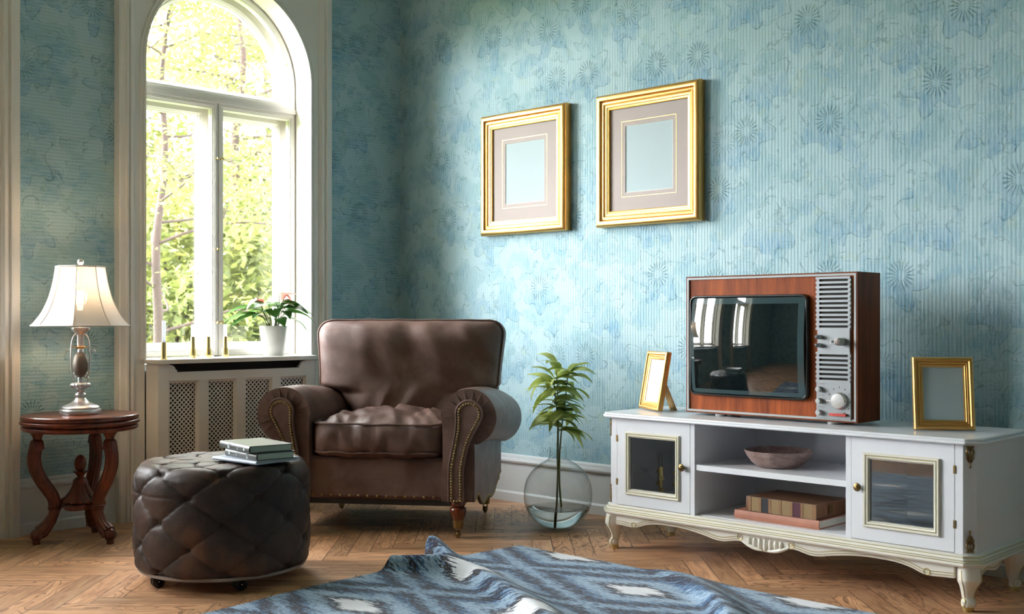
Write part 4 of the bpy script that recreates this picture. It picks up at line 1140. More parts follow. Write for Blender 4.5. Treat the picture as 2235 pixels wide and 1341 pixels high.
def wall_frame(xc, z0, label):
    w, h, dp, wd_ = 0.634, 0.668, 0.052, 0.078
    t = thing('picture_frame', label, 'picture frame', (xc, -0.001, z0), group='gilt frames on the blue wall')
    G().rail(rectp(w, h), frame_profile(wd_, dp), (0, -1, 0)).obj('gilt_moulding', M_GOLD, t, smooth=30)
    iw, ih = w - 2 * wd_ + 0.01, h - 2 * wd_ + 0.01
    # bevel cut mount board: ring with a window
    mw, mh = 0.292, 0.336
    g = G(); a = rectp(iw, ih, wd_ - 0.005, -0.019); b = rectp(mw, mh, (h - mh) / 2, -0.019); c = rectp(mw - 0.006, mh - 0.006, (h - mh) / 2 + 0.003, -0.016)
    g.add(a + b, [(0, 1, 5, 4), (1, 2, 6, 5), (2, 3, 7, 6), (3, 0, 4, 7)]); g.add(b + c, [(0, 1, 5, 4), (1, 2, 6, 5), (2, 3, 7, 6), (3, 0, 4, 7)], 1)
    g.obj('mount_board', [M_MAT, M_PAINT], t, smooth=0)
    G().rail(rectp(mw + 0.044, mh + 0.044, (h - mh - 0.044) / 2, -0.019), [(0, 0), (0, 0.0012), (0.0026, 0.0012), (0.0026, 0)], (0, -1, 0)).obj('gold_line', M_GOLD, t, smooth=0)
    G().box((-mw / 2, -0.0155, (h - mh) / 2), (mw / 2, -0.012, (h + mh) / 2)).obj('blank_print', M_PALE, t, smooth=0)
    return t
wall_frame(1.062, 1.469, 'gilt picture frame with pale blank print, nearer the window')
wall_frame(1.904, 1.469, 'gilt picture frame with pale blank print, above the television')

def desk_frame(x, y, z, rz, w, h, paper, label):
    """Easel frame leaning back on its strut; its foot edge lies on z."""
    t = thing('photo_frame', label, 'photo frame', (x, y, z), rz, 'small gilt frames on the white cabinet')
    lean = rotm('X', -0.17); wd_, dp = 0.036, 0.024
    T = trans(0, 0.0, 0.002) @ lean
    G().rail(rectp(w, h), frame_profile(wd_, dp), (0, -1, 0), M=T).obj('gilt_moulding', M_GOLD, t, smooth=30)
    G().box((-w / 2 + wd_ - 0.004, -0.009, wd_ - 0.004), (w / 2 - wd_ + 0.004, -0.006, h - wd_ + 0.004), M=T).obj('blank_print', paper, t, smooth=0)
    G().box((-w / 2 + 0.008, -0.004, 0.008), (w / 2 - 0.008, 0.001, h - 0.008), M=T).obj('back_board', M_BRONZE, t, smooth=0)
    top = T @ Vector((0, 0.002, h * 0.66)); foot = Vector((0, h * 0.31 + 0.02, 0.0015))
    g = G(); g.add([(-0.028, top.y, top.z), (0.028, top.y, top.z), (0.034, foot.y, 0.0), (-0.034, foot.y, 0.0), (-0.028, top.y + 0.003, top.z), (0.028, top.y + 0.003, top.z), (0.034, foot.y + 0.004, 0.0), (-0.034, foot.y + 0.004, 0.0)],
                   [(0, 1, 2, 3), (7, 6, 5, 4), (0, 4, 5, 1), (1, 5, 6, 2), (2, 6, 7, 3), (3, 7, 4, 0)])
    g.obj('easel_strut', M_GOLD, t, smooth=0)
    return t
CT = 0.595
desk_frame(2.237, -0.43, CT, -0.50, 0.215, 0.262, plain('white_paper', (0.8, 0.8, 0.81), 0.6, var=0.02), 'small gilt photo frame with white paper left of television')
desk_frame(3.560, -0.434, CT, 0.61, 0.212, 0.266, M_PALE, 'small gilt photo frame with grey blank right of television')

# ---------------------------------------------------------------- books
def book(name_label, w, d, h, loc, rz, cover, pages, group=None, spine=None, ribs=None):
    """Spine along local x at -y; w along the spine."""
    t = thing('book', name_label, 'book', loc, rz, group); c = 0.003
    g = G(); g.box((-w / 2, 0, 0), (w / 2, d, c)); g.box((-w / 2, 0, h - c), (w / 2, d, h))
    n = 6; out = [(-0.004 * cos(pi * (k / n - 0.5)) + 0.0, h * k / n) for k in range(n + 1)]
    g.prism([(y, z) for y, z in out] + [(c, h), (c, 0.0)], -w / 2, w / 2, 'x')
    cv = g.obj('cover', cover, t, smooth=30)
    G().box((-w / 2 + 0.004, 0.002, c), (w / 2 - 0.004, d - 0.004, h - c)).obj('page_block', pages, t, smooth=0)
    if spine: spine(cv, w, h)
    return t
def strokes(parent, name, rects, mat, y=-0.0048):
    g = G()
    for (x0, z0, x1, z1) in rects: g.box((x0, y, z0), (x1, y + 0.003, z1))
    return g.obj(name, mat, parent, smooth=0)
def sp_top(cv, w, h):
    r = []
    for k in range(3):
        x = -0.055 + k * 0.0062; r += [(x, 0.005, x + 0.0030, 0.022), (x - 0.0012, 0.005, x + 0.0042, 0.0065), (x - 0.0012, 0.0205, x + 0.0042, 0.022)]
    strokes(cv, 'spine_numeral', r, M_LTR)
    strokes(cv, 'spine_letter', [(0.030, 0.006, 0.0326, 0.018), (0.030, 0.006, 0.038, 0.0078)], M_LTR)
    G().lathe([(0.0, 0.0), (0.0055, 0.0), (0.0055, 0.001), (0.0, 0.001)], 18, M=trans(0.092, -0.0042, 0.0125) @ rotm('X', pi / 2)).obj('spine_emblem', M_LTR, cv)
def sp_mid(cv, w, h):
    G().lathe([(0.0, 0.0), (0.0055, 0.0), (0.0055, 0.001), (0.0, 0.001)], 18, M=trans(-0.085, -0.0042, 0.014) @ rotm('X', pi / 2)).obj('spine_emblem', M_LTR, cv)
    strokes(cv, 'spine_letter', [(-0.030, 0.007, -0.0276, 0.021), (-0.030, 0.0192, -0.022, 0.021)], M_LTR)
    strokes(cv, 'spine_numeral', [(0.046 + k * 0.0052, 0.005, 0.0485 + k * 0.0052, 0.022) for k in range(3)], M_LTR)
M_COVER = plain('charcoal_cloth_cover', hexc(62, 65, 61), 0.34, var=0.35, vscale=30)
M_COVERB = plain('pale_blue_cover', hexc(170, 182, 200), 0.5, var=0.05)
OZ = 0.4650
book('thin pale blue book at the bottom of the ottoman stack', 0.264, 0.200, 0.0125, (1.599, -2.165, OZ), 0.083, M_COVERB, M_PAGES, 'books on the ottoman')
book('dark grey hardcover in the middle of the ottoman stack', 0.240, 0.160, 0.028, (1.606, -2.140, OZ + 0.0127), -0.07, M_COVER, M_PAGES, 'books on the ottoman', sp_mid)
book('dark grey hardcover on top of the ottoman stack', 0.268, 0.172, 0.027, (1.578, -2.150, OZ + 0.0409), -0.147, M_COVER, M_PAGES, 'books on the ottoman', sp_top)
# ---------------------------------------------------------------- white cabinet
CX = 2.946
def cabinet():
    yc = -0.405
    t = thing('media_cabinet', 'long ivory cabinet with gilt lines, glass doors and open shelves under the television', 'cabinet', (CX, yc, 0))
    HX, YF, YB_, CH = 0.803, -0.235, 0.235, 0.034           # body: half width, front, back, chamfer
    def octo(hx, yf, yb, ch): return [(-hx, yb), (-hx, yf + ch), (-hx + ch, yf), (hx - ch, yf), (hx, yf + ch), (hx, yb)]
    def ring(hx, yf, yb, ch, z): return [(x, y, z) for x, y in octo(hx, yf, yb, ch)]
    # top slab with a moulded edge
    g = G(); prof = [(-0.016, 0.577), (-0.019, 0.581), (-0.004, 0.583)]
    path = ring(HX + 0.030, YF - 0.030, YB_ + 0.005, 0.045, 0)
    layers = [(0.020, 0.5735), (0.016, 0.5755), (0.003, 0.5765), (0.0, 0.580), (0.0, 0.586), (0.003, 0.592), (0.009, 0.595)]
    g.rail(path[::-1], [(-o, z) for o, z in layers], (0, 0, 1), closed=False, pclosed=False)
    top = ring(HX + 0.021, YF - 0.021, YB_ + 0.005, 0.0413, 0.595); bot = ring(HX + 0.010, YF - 0.010, YB_ + 0.005, 0.0367, 0.5735)
    g2 = G().prism(octo(HX + 0.029, YF - 0.029, YB_ + 0.005, 0.0446), 0.5745, 0.586, 'z')
    g2.prism(octo(HX + 0.024, YF - 0.024, YB_ + 0.005, 0.0425), 0.585, 0.595, 'z')
    tp = g2.obj('top_slab', M_CAB, t, bevel=0.005, seg=3, smooth=40)
    G().tube([(x, y, 0.5937) for x, y in octo(HX + 0.012, YF - 0.012, YB_ + 0.003, 0.038)], 0.0016, 6).obj('gilt_line', M_GOLDLINE, tp)
    # carcass pieces
    zb, zt = 0.197, 0.574
    for sg in (-1, 1):
        # front stile, chamfer and side as one shell
        prism = [(HX, YB_), (HX, YF + CH), (HX - CH, YF), (0.741, YF), (0.741, YF + 0.018), (HX - CH - 0.002, YF + 0.018), (HX - 0.018, YF + CH + 0.005), (HX - 0.018, YB_)]
        G().prism([(sg * x, y) for x, y in prism], zb, zt, 'z').obj('side_panel', M_CAB, t, smooth=0, bevel=0.0008)
    G().box((-HX + 0.01, YB_ - 0.008, zb), (HX - 0.01, YB_, zt)).obj('back_panel', M_CAB, t, smooth=0)
    G().box((-HX + 0.012, YF + 0.02, zb - 0.006), (HX - 0.012, YB_ - 0.008, zb + 0.004)).obj('floor_panel', M_CAB, t, smooth=0)
    for sg in (-1, 1):
        G().box((min(sg * 0.335, sg * 0.357), YF, zb), (max(sg * 0.335, sg * 0.357), YB_ - 0.008, zt)).obj('divider', M_CAB, t, bevel=0.0008, smooth=0)
    G().box((-0.335, YF + 0.006, 0.382), (0.335, YB_ - 0.008, 0.4055)).obj('shelf', M_CAB, t, bevel=0.001, smooth=0)
    # glazed doors
    for sg in (-1, 1):
        x0, x1 = (0.3585, 0.7395)
        cxd = sg * 0.549
        dw, dh = x1 - x0, 0.371; z0 = 0.2005
        d = G(); gw, gh = 0.235, 0.222; gz = 0.383
        P_ = [(cxd - dw / 2, 0, z0), (cxd + dw / 2, 0, z0), (cxd + dw / 2, 0, z0 + dh), (cxd - dw / 2, 0, z0 + dh)]
        Q_ = [(cxd - gw / 2, 0, gz - gh / 2), (cxd + gw / 2, 0, gz - gh / 2), (cxd + gw / 2, 0, gz + gh / 2), (cxd - gw / 2, 0, gz + gh / 2)]
        vs_ = [(x, y + YF - 0.001 if k == 0 else YF + 0.017, z) for k, yy in ((0, 0), (1, 0)) for (x, y, z) in P_ + Q_]
        fs = []
        for i in range(4):
            j = (i + 1) % 4
            fs += [(i, j, 4 + j, 4 + i), (8 + i, 12 + i, 12 + j, 8 + j), (i, 8 + i, 8 + j, j), (4 + i, 4 + j, 12 + j, 12 + i)]
        d.add(vs_, fs)
        door = d.obj('door', M_CAB, t, smooth=0)
        mw, mh = 0.283, 0.270
        path = [(cxd - mw / 2, YF - 0.001, gz - mh / 2), (cxd + mw / 2, YF - 0.001, gz - mh / 2), (cxd + mw / 2, YF - 0.001, gz + mh / 2), (cxd - mw / 2, YF - 0.001, gz + mh / 2)]
        G().rail(path, [(0, 0), (0, 0.006), (0.003, 0.010), (0.007, 0.010), (0.010, 0.006), (0.012, 0.006), (0.014, 0.009), (0.018, 0.008), (0.021, 0.003), (0.024, -0.002), (0.024, -0.006), (0.02, -0.006)], (0, -1, 0)).obj('glazing_moulding', M_APRON, door, smooth=30)
        g = G()
        for o, h_ in ((0.0012, 0.0066), (0.0112, 0.0062), (0.0205, 0.0032)):
            g.rail(path, [(o - 0.0012, h_ - 0.001), (o - 0.0012, h_ + 0.0008), (o + 0.0012, h_ + 0.0008), (o + 0.0012, h_ - 0.001)], (0, -1, 0))
        g.obj('gilt_line', M_GOLDLINE, door, smooth=0)
        G().box((cxd - gw / 2 - 0.002, YF + 0.004, gz - gh / 2 - 0.002), (cxd + gw / 2 + 0.002, YF + 0.006, gz + gh / 2 + 0.002)).obj('glass_pane', M_DOORGLASS, door, smooth=0)
        kx = sg * 0.389
        G().lathe([(0.0, 0.0), (0.006, 0.0), (0.005, 0.008), (0.006, 0.012), (0.0145, 0.014), (0.0155, 0.017), (0.013, 0.020), (0.0085, 0.0205), (0.0075, 0.023), (0.004, 0.0255), (0.0, 0.026)], 28, mod=lambda a, z: 1 + (0.05 * cos(12 * a) if z < 0.0185 else 0), M=trans(kx, YF - 0.001, 0.390) @ rotm('X', pi / 2)).obj('knob', M_BRONZE, door, smooth=50)
        for hz in (0.297, 0.485):
            hx_ = sg * 0.7402
            G().box((hx_ - 0.0045, YF - 0.003, hz - 0.014), (hx_ + 0.0045, YF + 0.002, hz + 0.014)).obj('hinge', M_BRONZE, door, bevel=0.001)
    # stepped plinth moulding
    lay = [(0.0, 0.154), (-0.012, 0.154), (-0.026, 0.158), (-0.031, 0.164), (-0.031, 0.168), (-0.027, 0.171), (-0.027, 0.174), (-0.021, 0.177), (-0.021, 0.181), (-0.016, 0.185), (-0.013, 0.190), (-0.013, 0.194), (-0.006, 0.198), (0.01, 0.198)]
    pth = ring(HX, YF, YB_, CH, 0)
    pl_ = G().rail(pth, [(o, z) for o, z in lay], (0, 0, 1), closed=False, pclosed=True).obj('plinth_moulding', M_APRON, t, smooth=25)
    g = G()
    for o, z in ((0.0265, 0.1728), (0.0205, 0.1792), (0.0135, 0.1885)):
        q = octo(HX + o, YF - o, YB_, CH + o * 0.414); g.tube([(x, y, z) for x, y in q], 0.0015, 5)
    g.obj('gilt_line', M_GOLDLINE, pl_)
    # shaped apron at the front: half outline mirrored
    half = [(0.742, 0.112), (0.70, 0.110), (0.655, 0.108), (0.625, 0.112), (0.585, 0.126), (0.53, 0.136), (0.45, 0.139), (0.37, 0.135), (0.29, 0.124), (0.235, 0.113), (0.195, 0.111), (0.165, 0.116), (0.135, 0.122), (0.115, 0.123)]
    mid = [(0.100, 0.120), (0.075, 0.110), (0.045, 0.099), (0.015, 0.096)]
    hl = [(p.x, p.y) for p in spline([(a, b, 0) for a, b in half], 5)]
    ml = [(p.x, p.y) for p in spline([(a, b, 0) for a, b in [half[-1]] + mid], 4)][1:]
    low = hl + ml; lowx = low + [(-a, b) for a, b in low[::-1]]
    ya = YF - 0.006
    ap = G().prism([(0.742, 0.158)] + lowx + [(-0.742, 0.158)], ya, ya + 0.016, 'y').obj('front_apron', M_APRON, t, bevel=0.003, seg=2, smooth=35)
    g = G()
    for sg in (-1, 1):
        for off in (0.0085, 0.0175):
            pts = [(sg * a, ya - 0.0005, b + off) for a, b in hl]
            g.tube(pts, 0.0014, 5)
        # scrolls beside the carving
        for (ox, r0) in ((0.118, 0.016),):
            q = []
            for k in range(34):
                a = pi / 2 - k * 0.27; r = r0 * (1 - k / 40)
                q.append((sg * (ox - 0.006 + r * cos(a)), ya - 0.001, 0.138 + 0.002 + r * sin(a)))
            g.tube(q, 0.0015, 5)
        q = [(sg * (0.645 + 0.011 * cos(2 * pi * k / 20)), ya - 0.001, 0.121 + 0.011 * sin(2 * pi * k / 20)) for k in range(20)]
        g.tube(q, 0.0014, 5, closed=True)
    g.obj('gilt_line', M_GOLDLINE, ap)
    g = G()
    for k in range(-3, 4):
        hgt = 0.030 - 0.0035 * abs(k)
        g.lathe([(0.0, -1.0), (0.45, -0.9), (0.8, -0.6), (1.0, 0.0), (0.8, 0.6), (0.45, 0.9), (0.0, 1.0)], 14, M=trans(k * 0.0235, ya, 0.131 - 0.002 * (3 - abs(k))) @ Matrix.Diagonal((0.0098, 0.011, hgt * 0.85, 1)))
    for sg in (-1, 1):
        q = [(sg * (0.103 - 0.09 * f), ya - 0.002, 0.126 - 0.024 * sin(f * pi / 2)) for f in [k / 10 for k in range(11)]]
        g.tube(q, [0.004 + 0.004 * sin(pi * k / 10) for k in range(11)], 8)
    g.obj('carved_shell', M_APRON, ap, smooth=60)
    # side aprons
    for sg in (-1, 1):
        hs = [(YF + 0.055, 0.112), (YF + 0.075, 0.120), (YF + 0.115, 0.131), (YF + 0.155, 0.124), (YF + 0.190, 0.119), (YF + 0.225, 0.126), (YF + 0.262, 0.146), (YF + 0.30, 0.151), (YB_ - 0.055, 0.148)]
        sp = [(p.x, p.y) for p in spline([(a, b, 0) for a, b in hs], 5)]
        xa = sg * (HX + 0.002)
        sa = G().prism(sp + [(YB_ - 0.055, 0.158), (YF + 0.055, 0.158)], xa - sg * 0.016, xa, 'x').obj('side_apron', M_APRON, t, bevel=0.003, smooth=35)
        G().tube([(xa + sg * 0.0005, a, b + 0.011) for a, b in sp[:-3]], 0.0014, 5).obj('gilt_line', M_GOLDLINE, sa)
    # cabriole legs at 45 degrees
    for (sx, sy) in ((-1, -1), (1, -1), (-1, 1), (1, 1)):
        bx, by = sx * (HX - 0.040), (YF + 0.040 if sy < 0 else YB_ - 0.040)
        an = atan2(sy, sx)
        M = trans(bx, by, 0) @ rotm('Z', an)
        tab = [(0.156, 0.020, 0.036), (0.130, 0.024, 0.037), (0.108, 0.027, 0.036), (0.085, 0.022, 0.026), (0.062, 0.018, 0.020), (0.045, 0.020, 0.018), (0.032, 0.026, 0.020), (0.022, 0.026, 0.020), (0.012, 0.022, 0.017), (0.0, 0.020, 0.015)]
        rows = spline([(z, c, r) for z, c, r in tab], 5)
        n = 32; vs_ = []
        for (z, c, r) in [tuple(q) for q in rows]:
            for k in range(n):
                a = 2 * pi * k / n; ca, sa_ = cos(a), sin(a)
                m_ = (abs(ca) ** 3.2 + abs(sa_) ** 3.2) ** (-1 / 3.2)
                vs_.append((c - 0.004 + r * m_ * ca, r * m_ * sa_, max(0, z)))
        m = len(rows)
        fs = [(j * n + k, j * n + (k + 1) % n, (j + 1) * n + (k + 1) % n, (j + 1) * n + k) for j in range(m - 1) for k in range(n)]
        fm = [(1 if vs_[f[0]][2] < 0.018 else 0) for f in fs]
        g = G()
        g.add(vs_, [f for f, q in zip(fs, fm) if not q], 0, M); g.add(vs_, [f for f, q in zip(fs, fm) if q] + [tuple(range(n)), tuple((m - 1) * n + k for k in range(n))], 1, M)
        lg = g.obj('leg', [M_APRON, M_GOLDLINE], t, smooth=60)
        g = G()
        for s2 in (-1, 1):
            Ms = M @ trans(0.022, s2 * 0.016, 0.031) @ rotm('X', -s2 * pi / 2)
            g.lathe([(0.0145, -0.003), (0.0145, 0.003), (0.012, 0.0055), (0.0085, 0.0045), (0.0075, 0.0045), (0.0055, 0.008), (0.0, 0.009)], 22, M=Ms)
        g.obj('scroll', M_APRON, lg, smooth=50)
        g = G()
        for s2 in (-1, 1):
            g.tube([M @ Vector((c + r * 0.55, s2 * r * 0.93, z)) for (z, c, r) in [tuple(q) for q in rows] if 0.046 < z < 0.15], 0.0013, 5)
            q = [M @ (Vector((0.022, s2 * 0.0195, 0.031)) + Vector((0.0155 * cos(w_), 0, 0.0155 * sin(w_)))) for w_ in [k * 2 * pi / 24 for k in range(24)]]
            g.tube(q, 0.0012, 5, closed=True)
        g.obj('gilt_line', M_GOLDLINE, lg)
    # pierced bronze mounts on the clipped corners
    def mount(M):
        g = G()
        def loop(cx_, cz, rx, rz, r): g.tube([M @ Vector((cx_ + rx * cos(a), 0, cz + rz * sin(a))) for a in [k * 2 * pi / 20 for k in range(20)]], r, 6, closed=True)
        g.prism([(-0.0145, 0.0), (0.0145, 0.0), (0.013, -0.006), (-0.013, -0.006)], -0.0015, 0.0025, 'y', M=M)
        loop(0, -0.022, 0.0135, 0.016, 0.0026); loop(-0.0055, -0.0215, 0.0048, 0.0105, 0.0015); loop(0.0055, -0.0215, 0.0048, 0.0105, 0.0015)
        g.lathe([(0, -0.006), (0.004, -0.003), (0.005, 0), (0.004, 0.003), (0, 0.006)], 10, M=M @ trans(0, 0, -0.022))
        loop(0, -0.047, 0.0082, 0.0095, 0.0023); loop(-0.010, -0.040, 0.0035, 0.005, 0.0016); loop(0.010, -0.040, 0.0035, 0.005, 0.0016); loop(0, -0.046, 0.0032, 0.006, 0.0013)
        g.tube([M @ Vector((0, 0, -0.055)), M @ Vector((0, 0, -0.066)), M @ Vector((0, 0, -0.071)), M @ Vector((0, 0, -0.077))], [0.0030, 0.0022, 0.0048, 0.002], 8)
        g.tube([M @ Vector((0, 0, -0.006)), M @ Vector((0, 0, -0.058))], 0.0022, 6)
        return g.obj('bronze_mount', M_BRONZE, t, smooth=60)
    for sg in (-1, 1):
        px_, py_ = sg * (HX - CH / 2 + 0.0012), YF + CH / 2 - 0.0012
        base = trans(px_, py_, 0) @ rotm('Z', sg * pi / 4)
        mount(base @ trans(0, 0, 0.568)); mount(base @ trans(0, 0, 0.203) @ rotm('Y', pi))
    return t
cabinet()

# ---------------------------------------------------------------- television
def television():
    x0, yf, zb = 2.468, -0.498, 0.606
    w, h, dp = 0.787, 0.576, 0.185
    t = thing('television', 'old wooden television set with silver control panel on the white cabinet', 'television', (x0, yf, CT + 0.0004))
    o = zb - CT
    f = 0.0105
    # wooden shell open to the front
    g = G()
    g.box((0, 0, o), (w, dp, o + f)); g.box((0, 0, o + h - f), (w, dp, o + h)); g.box((0, 0, o + f), (f, dp, o + h - f)); g.box((w - f, 0, o + f), (w, dp, o + h - f))
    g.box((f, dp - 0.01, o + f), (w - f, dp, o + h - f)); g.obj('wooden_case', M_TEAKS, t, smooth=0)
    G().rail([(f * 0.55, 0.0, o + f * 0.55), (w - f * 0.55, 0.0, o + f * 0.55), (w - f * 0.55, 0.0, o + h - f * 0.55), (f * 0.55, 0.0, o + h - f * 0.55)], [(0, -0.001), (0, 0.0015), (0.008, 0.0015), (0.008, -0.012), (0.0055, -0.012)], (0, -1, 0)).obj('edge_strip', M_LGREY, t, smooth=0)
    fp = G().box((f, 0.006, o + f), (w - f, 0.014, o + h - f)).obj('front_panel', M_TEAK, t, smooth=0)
    # tube bezel and bulging screen
    bx0, bx1, bz0, bz1, rc = 0.028, 0.585, o + 0.076, o + 0.494, 0.030
    def rrect(i, y):
        q = []; r = max(0.004, rc - i)
        for (cx_, cz_, a0) in ((bx1 - i - r, bz0 + i + r, -90), (bx1 - i - r, bz1 - i - r, 0), (bx0 + i + r, bz1 - i - r, 90), (bx0 + i + r, bz0 + i + r, 180)):
            for k in range(9):
                a = radians(a0 + 90 * k / 8); q.append((cx_ + r * cos(a), y, cz_ + r * sin(a)))
        return q
    rows = [(0.0, 0.006), (0.0, -0.012), (0.002, -0.016), (0.006, -0.017), (0.010, -0.014), (0.011, -0.008), (0.0125, -0.006)]
    g = G(); n = 36; vs_ = [p for i, y in rows for p in rrect(i, y)]
    g.add(vs_, [(j * n + k, j * n + (k + 1) % n, (j + 1) * n + (k + 1) % n, (j + 1) * n + k) for j in range(len(rows) - 1) for k in range(n)])
    bz = g.obj('screen_bezel', plain('dark_bezel', (0.012, 0.017, 0.018), 0.35, coat=0.1), t, smooth=40)
    sx0, sx1, sz0, sz1 = bx0 + 0.012, bx1 - 0.012, bz0 + 0.012, bz1 - 0.012
    def scr(u, v):
        a, b = 2 * u - 1, 2 * v - 1
        return (sx0 + (sx1 - sx0) * u, -0.010 - 0.034 * (1 - a * a * 0.62 - b * b * 0.38), sz0 + (sz1 - sz0) * v)
    nu, nv = 60, 48
    g = G(); vs_ = [scr(i / nu, j / nv) for j in range(nv + 1) for i in range(nu + 1)]
    fi, fo = [], []
    for j in range(nv):
        for i in range(nu):
            q = (j * (nu + 1) + i, j * (nu + 1) + i + 1, (j + 1) * (nu + 1) + i + 1, (j + 1) * (nu + 1) + i)
            (fo if (i < 2 or i >= nu - 3 or j < 2 or j >= nv - 3) else fi).append(q)
    g.add(vs_, fi, 0); g.add(vs_, fo, 1); g.obj('screen', [M_SCREEN, M_SCRFRAME], t, smooth=180)
    # silver column with louvres and controls
    px0, px1 = 0.618, 0.762
    zt = o + 0.5605; zbm = o + 0.0095; yp = -0.006
    cobj = G().box((px0, yp, zbm), (px1, 0.008, o + 0.156)).obj('tuning_plate', M_SILVER, t, bevel=0.001, smooth=0)
    c2 = G().box((px0 + 0.004, yp, o + 0.264), (px1 - 0.004, 0.008, o + 0.358)).obj('channel_plate', M_SILVER, t, bevel=0.001, smooth=0)
    G().box((px0 + 0.006, 0.002, o + 0.15), (px1 - 0.010, 0.007, zt - 0.004)).obj('speaker_mesh', M_DARK, t, smooth=0)
    def louvres(z_lo, z_hi, nsl):
        g = G(); p = (z_hi - z_lo) / nsl
        g.box((px0 + 0.0, yp + 0.002, z_lo), (px0 + 0.011, 0.006, z_hi)); g.box((px1 - 0.013, yp + 0.002, z_lo), (px1, 0.006, z_hi))
        for k in range(nsl + 1):
            z = z_lo + k * p
            g.box((px0 - 0.0025, yp - 0.002, z - p * 0.24), (px1 - 0.002, 0.004, z + p * 0.24))
        return g.obj('louvre_grille', M_SILVER, t, smooth=0)
    louvres(o + 0.358, zt - 0.006, 11); louvres(o + 0.156, o + 0.264, 6)
    def knob(name, x, z, r, ln, mat_, tipm=None, par=None):
        g = G().lathe([(0.0, 0.0), (r, 0.0), (r, ln - 0.002), (r * 0.92, ln)], 24, M=trans(x, yp, z) @ rotm('X', pi / 2))
        g.lathe([(r * 0.92, ln), (r * 0.8, ln + 0.0003), (0.0, ln + 0.0003)], 24, M=trans(x, yp, z) @ rotm('X', pi / 2), mi=1)
        return g.obj(name, [mat_, tipm or mat_], par or cobj, smooth=40)
    knob('small_knob', 0.634, o + 0.326, 0.0085, 0.028, M_LGREY, M_BLACK, c2); knob('small_knob', 0.634, o + 0.294, 0.0085, 0.028, M_LGREY, M_BLACK, c2)
    knob('channel_knob', 0.729, o + 0.309, 0.0145, 0.042, M_LGREY, M_STEEL, c2)
    g = G().box((0.680, yp - 0.008, o + 0.300), (0.702, yp, o + 0.318)); g.box((0.686, yp - 0.0085, o + 0.304), (0.698, yp - 0.007, o + 0.314), 1); g.obj('rocker_switch', [M_LGREY, M_BLACK], c2, smooth=0)
    for dz in (0.124, 0.079, 0.034): knob('small_knob', 0.634, o + dz, 0.0105, 0.020, M_LGREY)
    dx, dz = 0.716, o + 0.082
    G().lathe([(0.0, 0.0), (0.034, 0.0), (0.033, 0.006), (0.030, 0.014), (0.028, 0.017), (0.0, 0.018)], 40, M=trans(dx, yp, dz) @ rotm('X', pi / 2)).box((dx - 0.045, yp - 0.021, dz - 0.003), (dx + 0.030, yp - 0.012, dz + 0.003)).obj('tuning_dial', plain('brushed_dial', (0.72, 0.72, 0.71), 0.25, 0.8, var=0.05), cobj, smooth=40)
    # figures round the dial as small seven-bar numerals
    SEG = {'1': 'bc', '2': 'abged', '3': 'abgcd', '4': 'fgbc', '5': 'afgcd', '6': 'afgedc', '7': 'abc', '8': 'abcdefg', '9': 'abcdfg', '0': 'abcdef'}
    def digits(g, txt, x, z, s=0.0062):
        for n_, ch in enumerate(txt):
            ox = x + (n_ - (len(txt) - 1) / 2) * s * 0.75; wv, hv, th = s * 0.5, s, s * 0.2
            R_ = {'a': (0, hv - th, wv, hv), 'd': (0, 0, wv, th), 'g': (0, hv / 2 - th / 2, wv, hv / 2 + th / 2), 'f': (0, hv / 2, th, hv), 'b': (wv - th, hv / 2, wv, hv), 'e': (0, 0, th, hv / 2), 'c': (wv - th, 0, wv, hv / 2)}
            for c in SEG[ch]:
                a, b, c2, d2 = R_[c]; g.box((ox - wv / 2 + a, yp - 0.0008, z - hv / 2 + b), (ox - wv / 2 + c2, yp + 0.001, z - hv / 2 + d2))
    g = G()
    for k, tx in enumerate(('1', '2', '3', '4', '5', '6', '7', '8', '9', '10', '11', '12')):
        a = radians(215 - k * 31)
        if k in (0, 11): continue
        digits(g, tx, dx + 0.049 * cos(a) * (0.92 if cos(a) > 0 else 0.95), dz + 0.052 * sin(a))
    g.obj('dial_figures', M_BLACK, cobj, smooth=0)
    g = G()
    for z in (0.144, 0.100, 0.055): g.box((0.628, yp - 0.0006, o + z), (0.655, yp + 0.001, o + z + 0.0018))
    g.obj('caption_line', M_STEEL, cobj, smooth=0)
    G().box((0.678, yp - 0.014, o + 0.024), (0.748, yp, o + 0.034)).obj('red_key', M_RED, cobj, bevel=0.0015)
    for (fx, fy, mt, r) in ((0.155, 0.03, M_LGREY, 0.024), (0.672, 0.03, M_LGREY, 0.024), (0.155, 0.145, M_BLACK, 0.02), (0.672, 0.145, M_BLACK, 0.02)):
        G().lathe([(0.0, 0.0), (r - 0.002, 0.0), (r, 0.003), (r, o), (0.0, o)], 28, (fx, fy, 0)).obj('foot', mt, t, smooth=40)
    return t
television()

# ---------------------------------------------------------------- things in the cabinet
def bowl():
    t = NT('mottled_stone'); co = t.obco()
    a = t.noise(t.vm('MULTIPLY', co, (1, 1, 2.5)), 22.0, 5, 0.7, 0.8); b = t.noise(co, 90.0, 3)
    c = t.ramp(a, [(0.3, hexc(104, 78, 72)), (0.5, hexc(158, 132, 124)), (0.7, hexc(184, 164, 156))])
    t.bsdf(Base_Color=t.mix(t.m('MULTIPLY', b, 0.3), c, hexc(90, 60, 56)), Roughness=0.4)
    o = G().lathe([(0.0, 0.0), (0.075, 0.0), (0.086, 0.003), (0.108, 0.020), (0.126, 0.044), (0.136, 0.064), (0.1365, 0.067), (0.134, 0.068), (0.131, 0.064), (0.12, 0.044), (0.10, 0.022), (0.08, 0.010), (0.0, 0.008)], 72).obj('stone_bowl', t.mat, smooth=50, loc=(2.888, -0.452, 0.4057))
    tag(o, 'shallow mottled brown stone bowl on the open shelf', 'bowl')
bowl()
M_PINKB = plain('salmon_cloth_cover', hexc(176, 118, 96), 0.6, var=0.25, vscale=14)
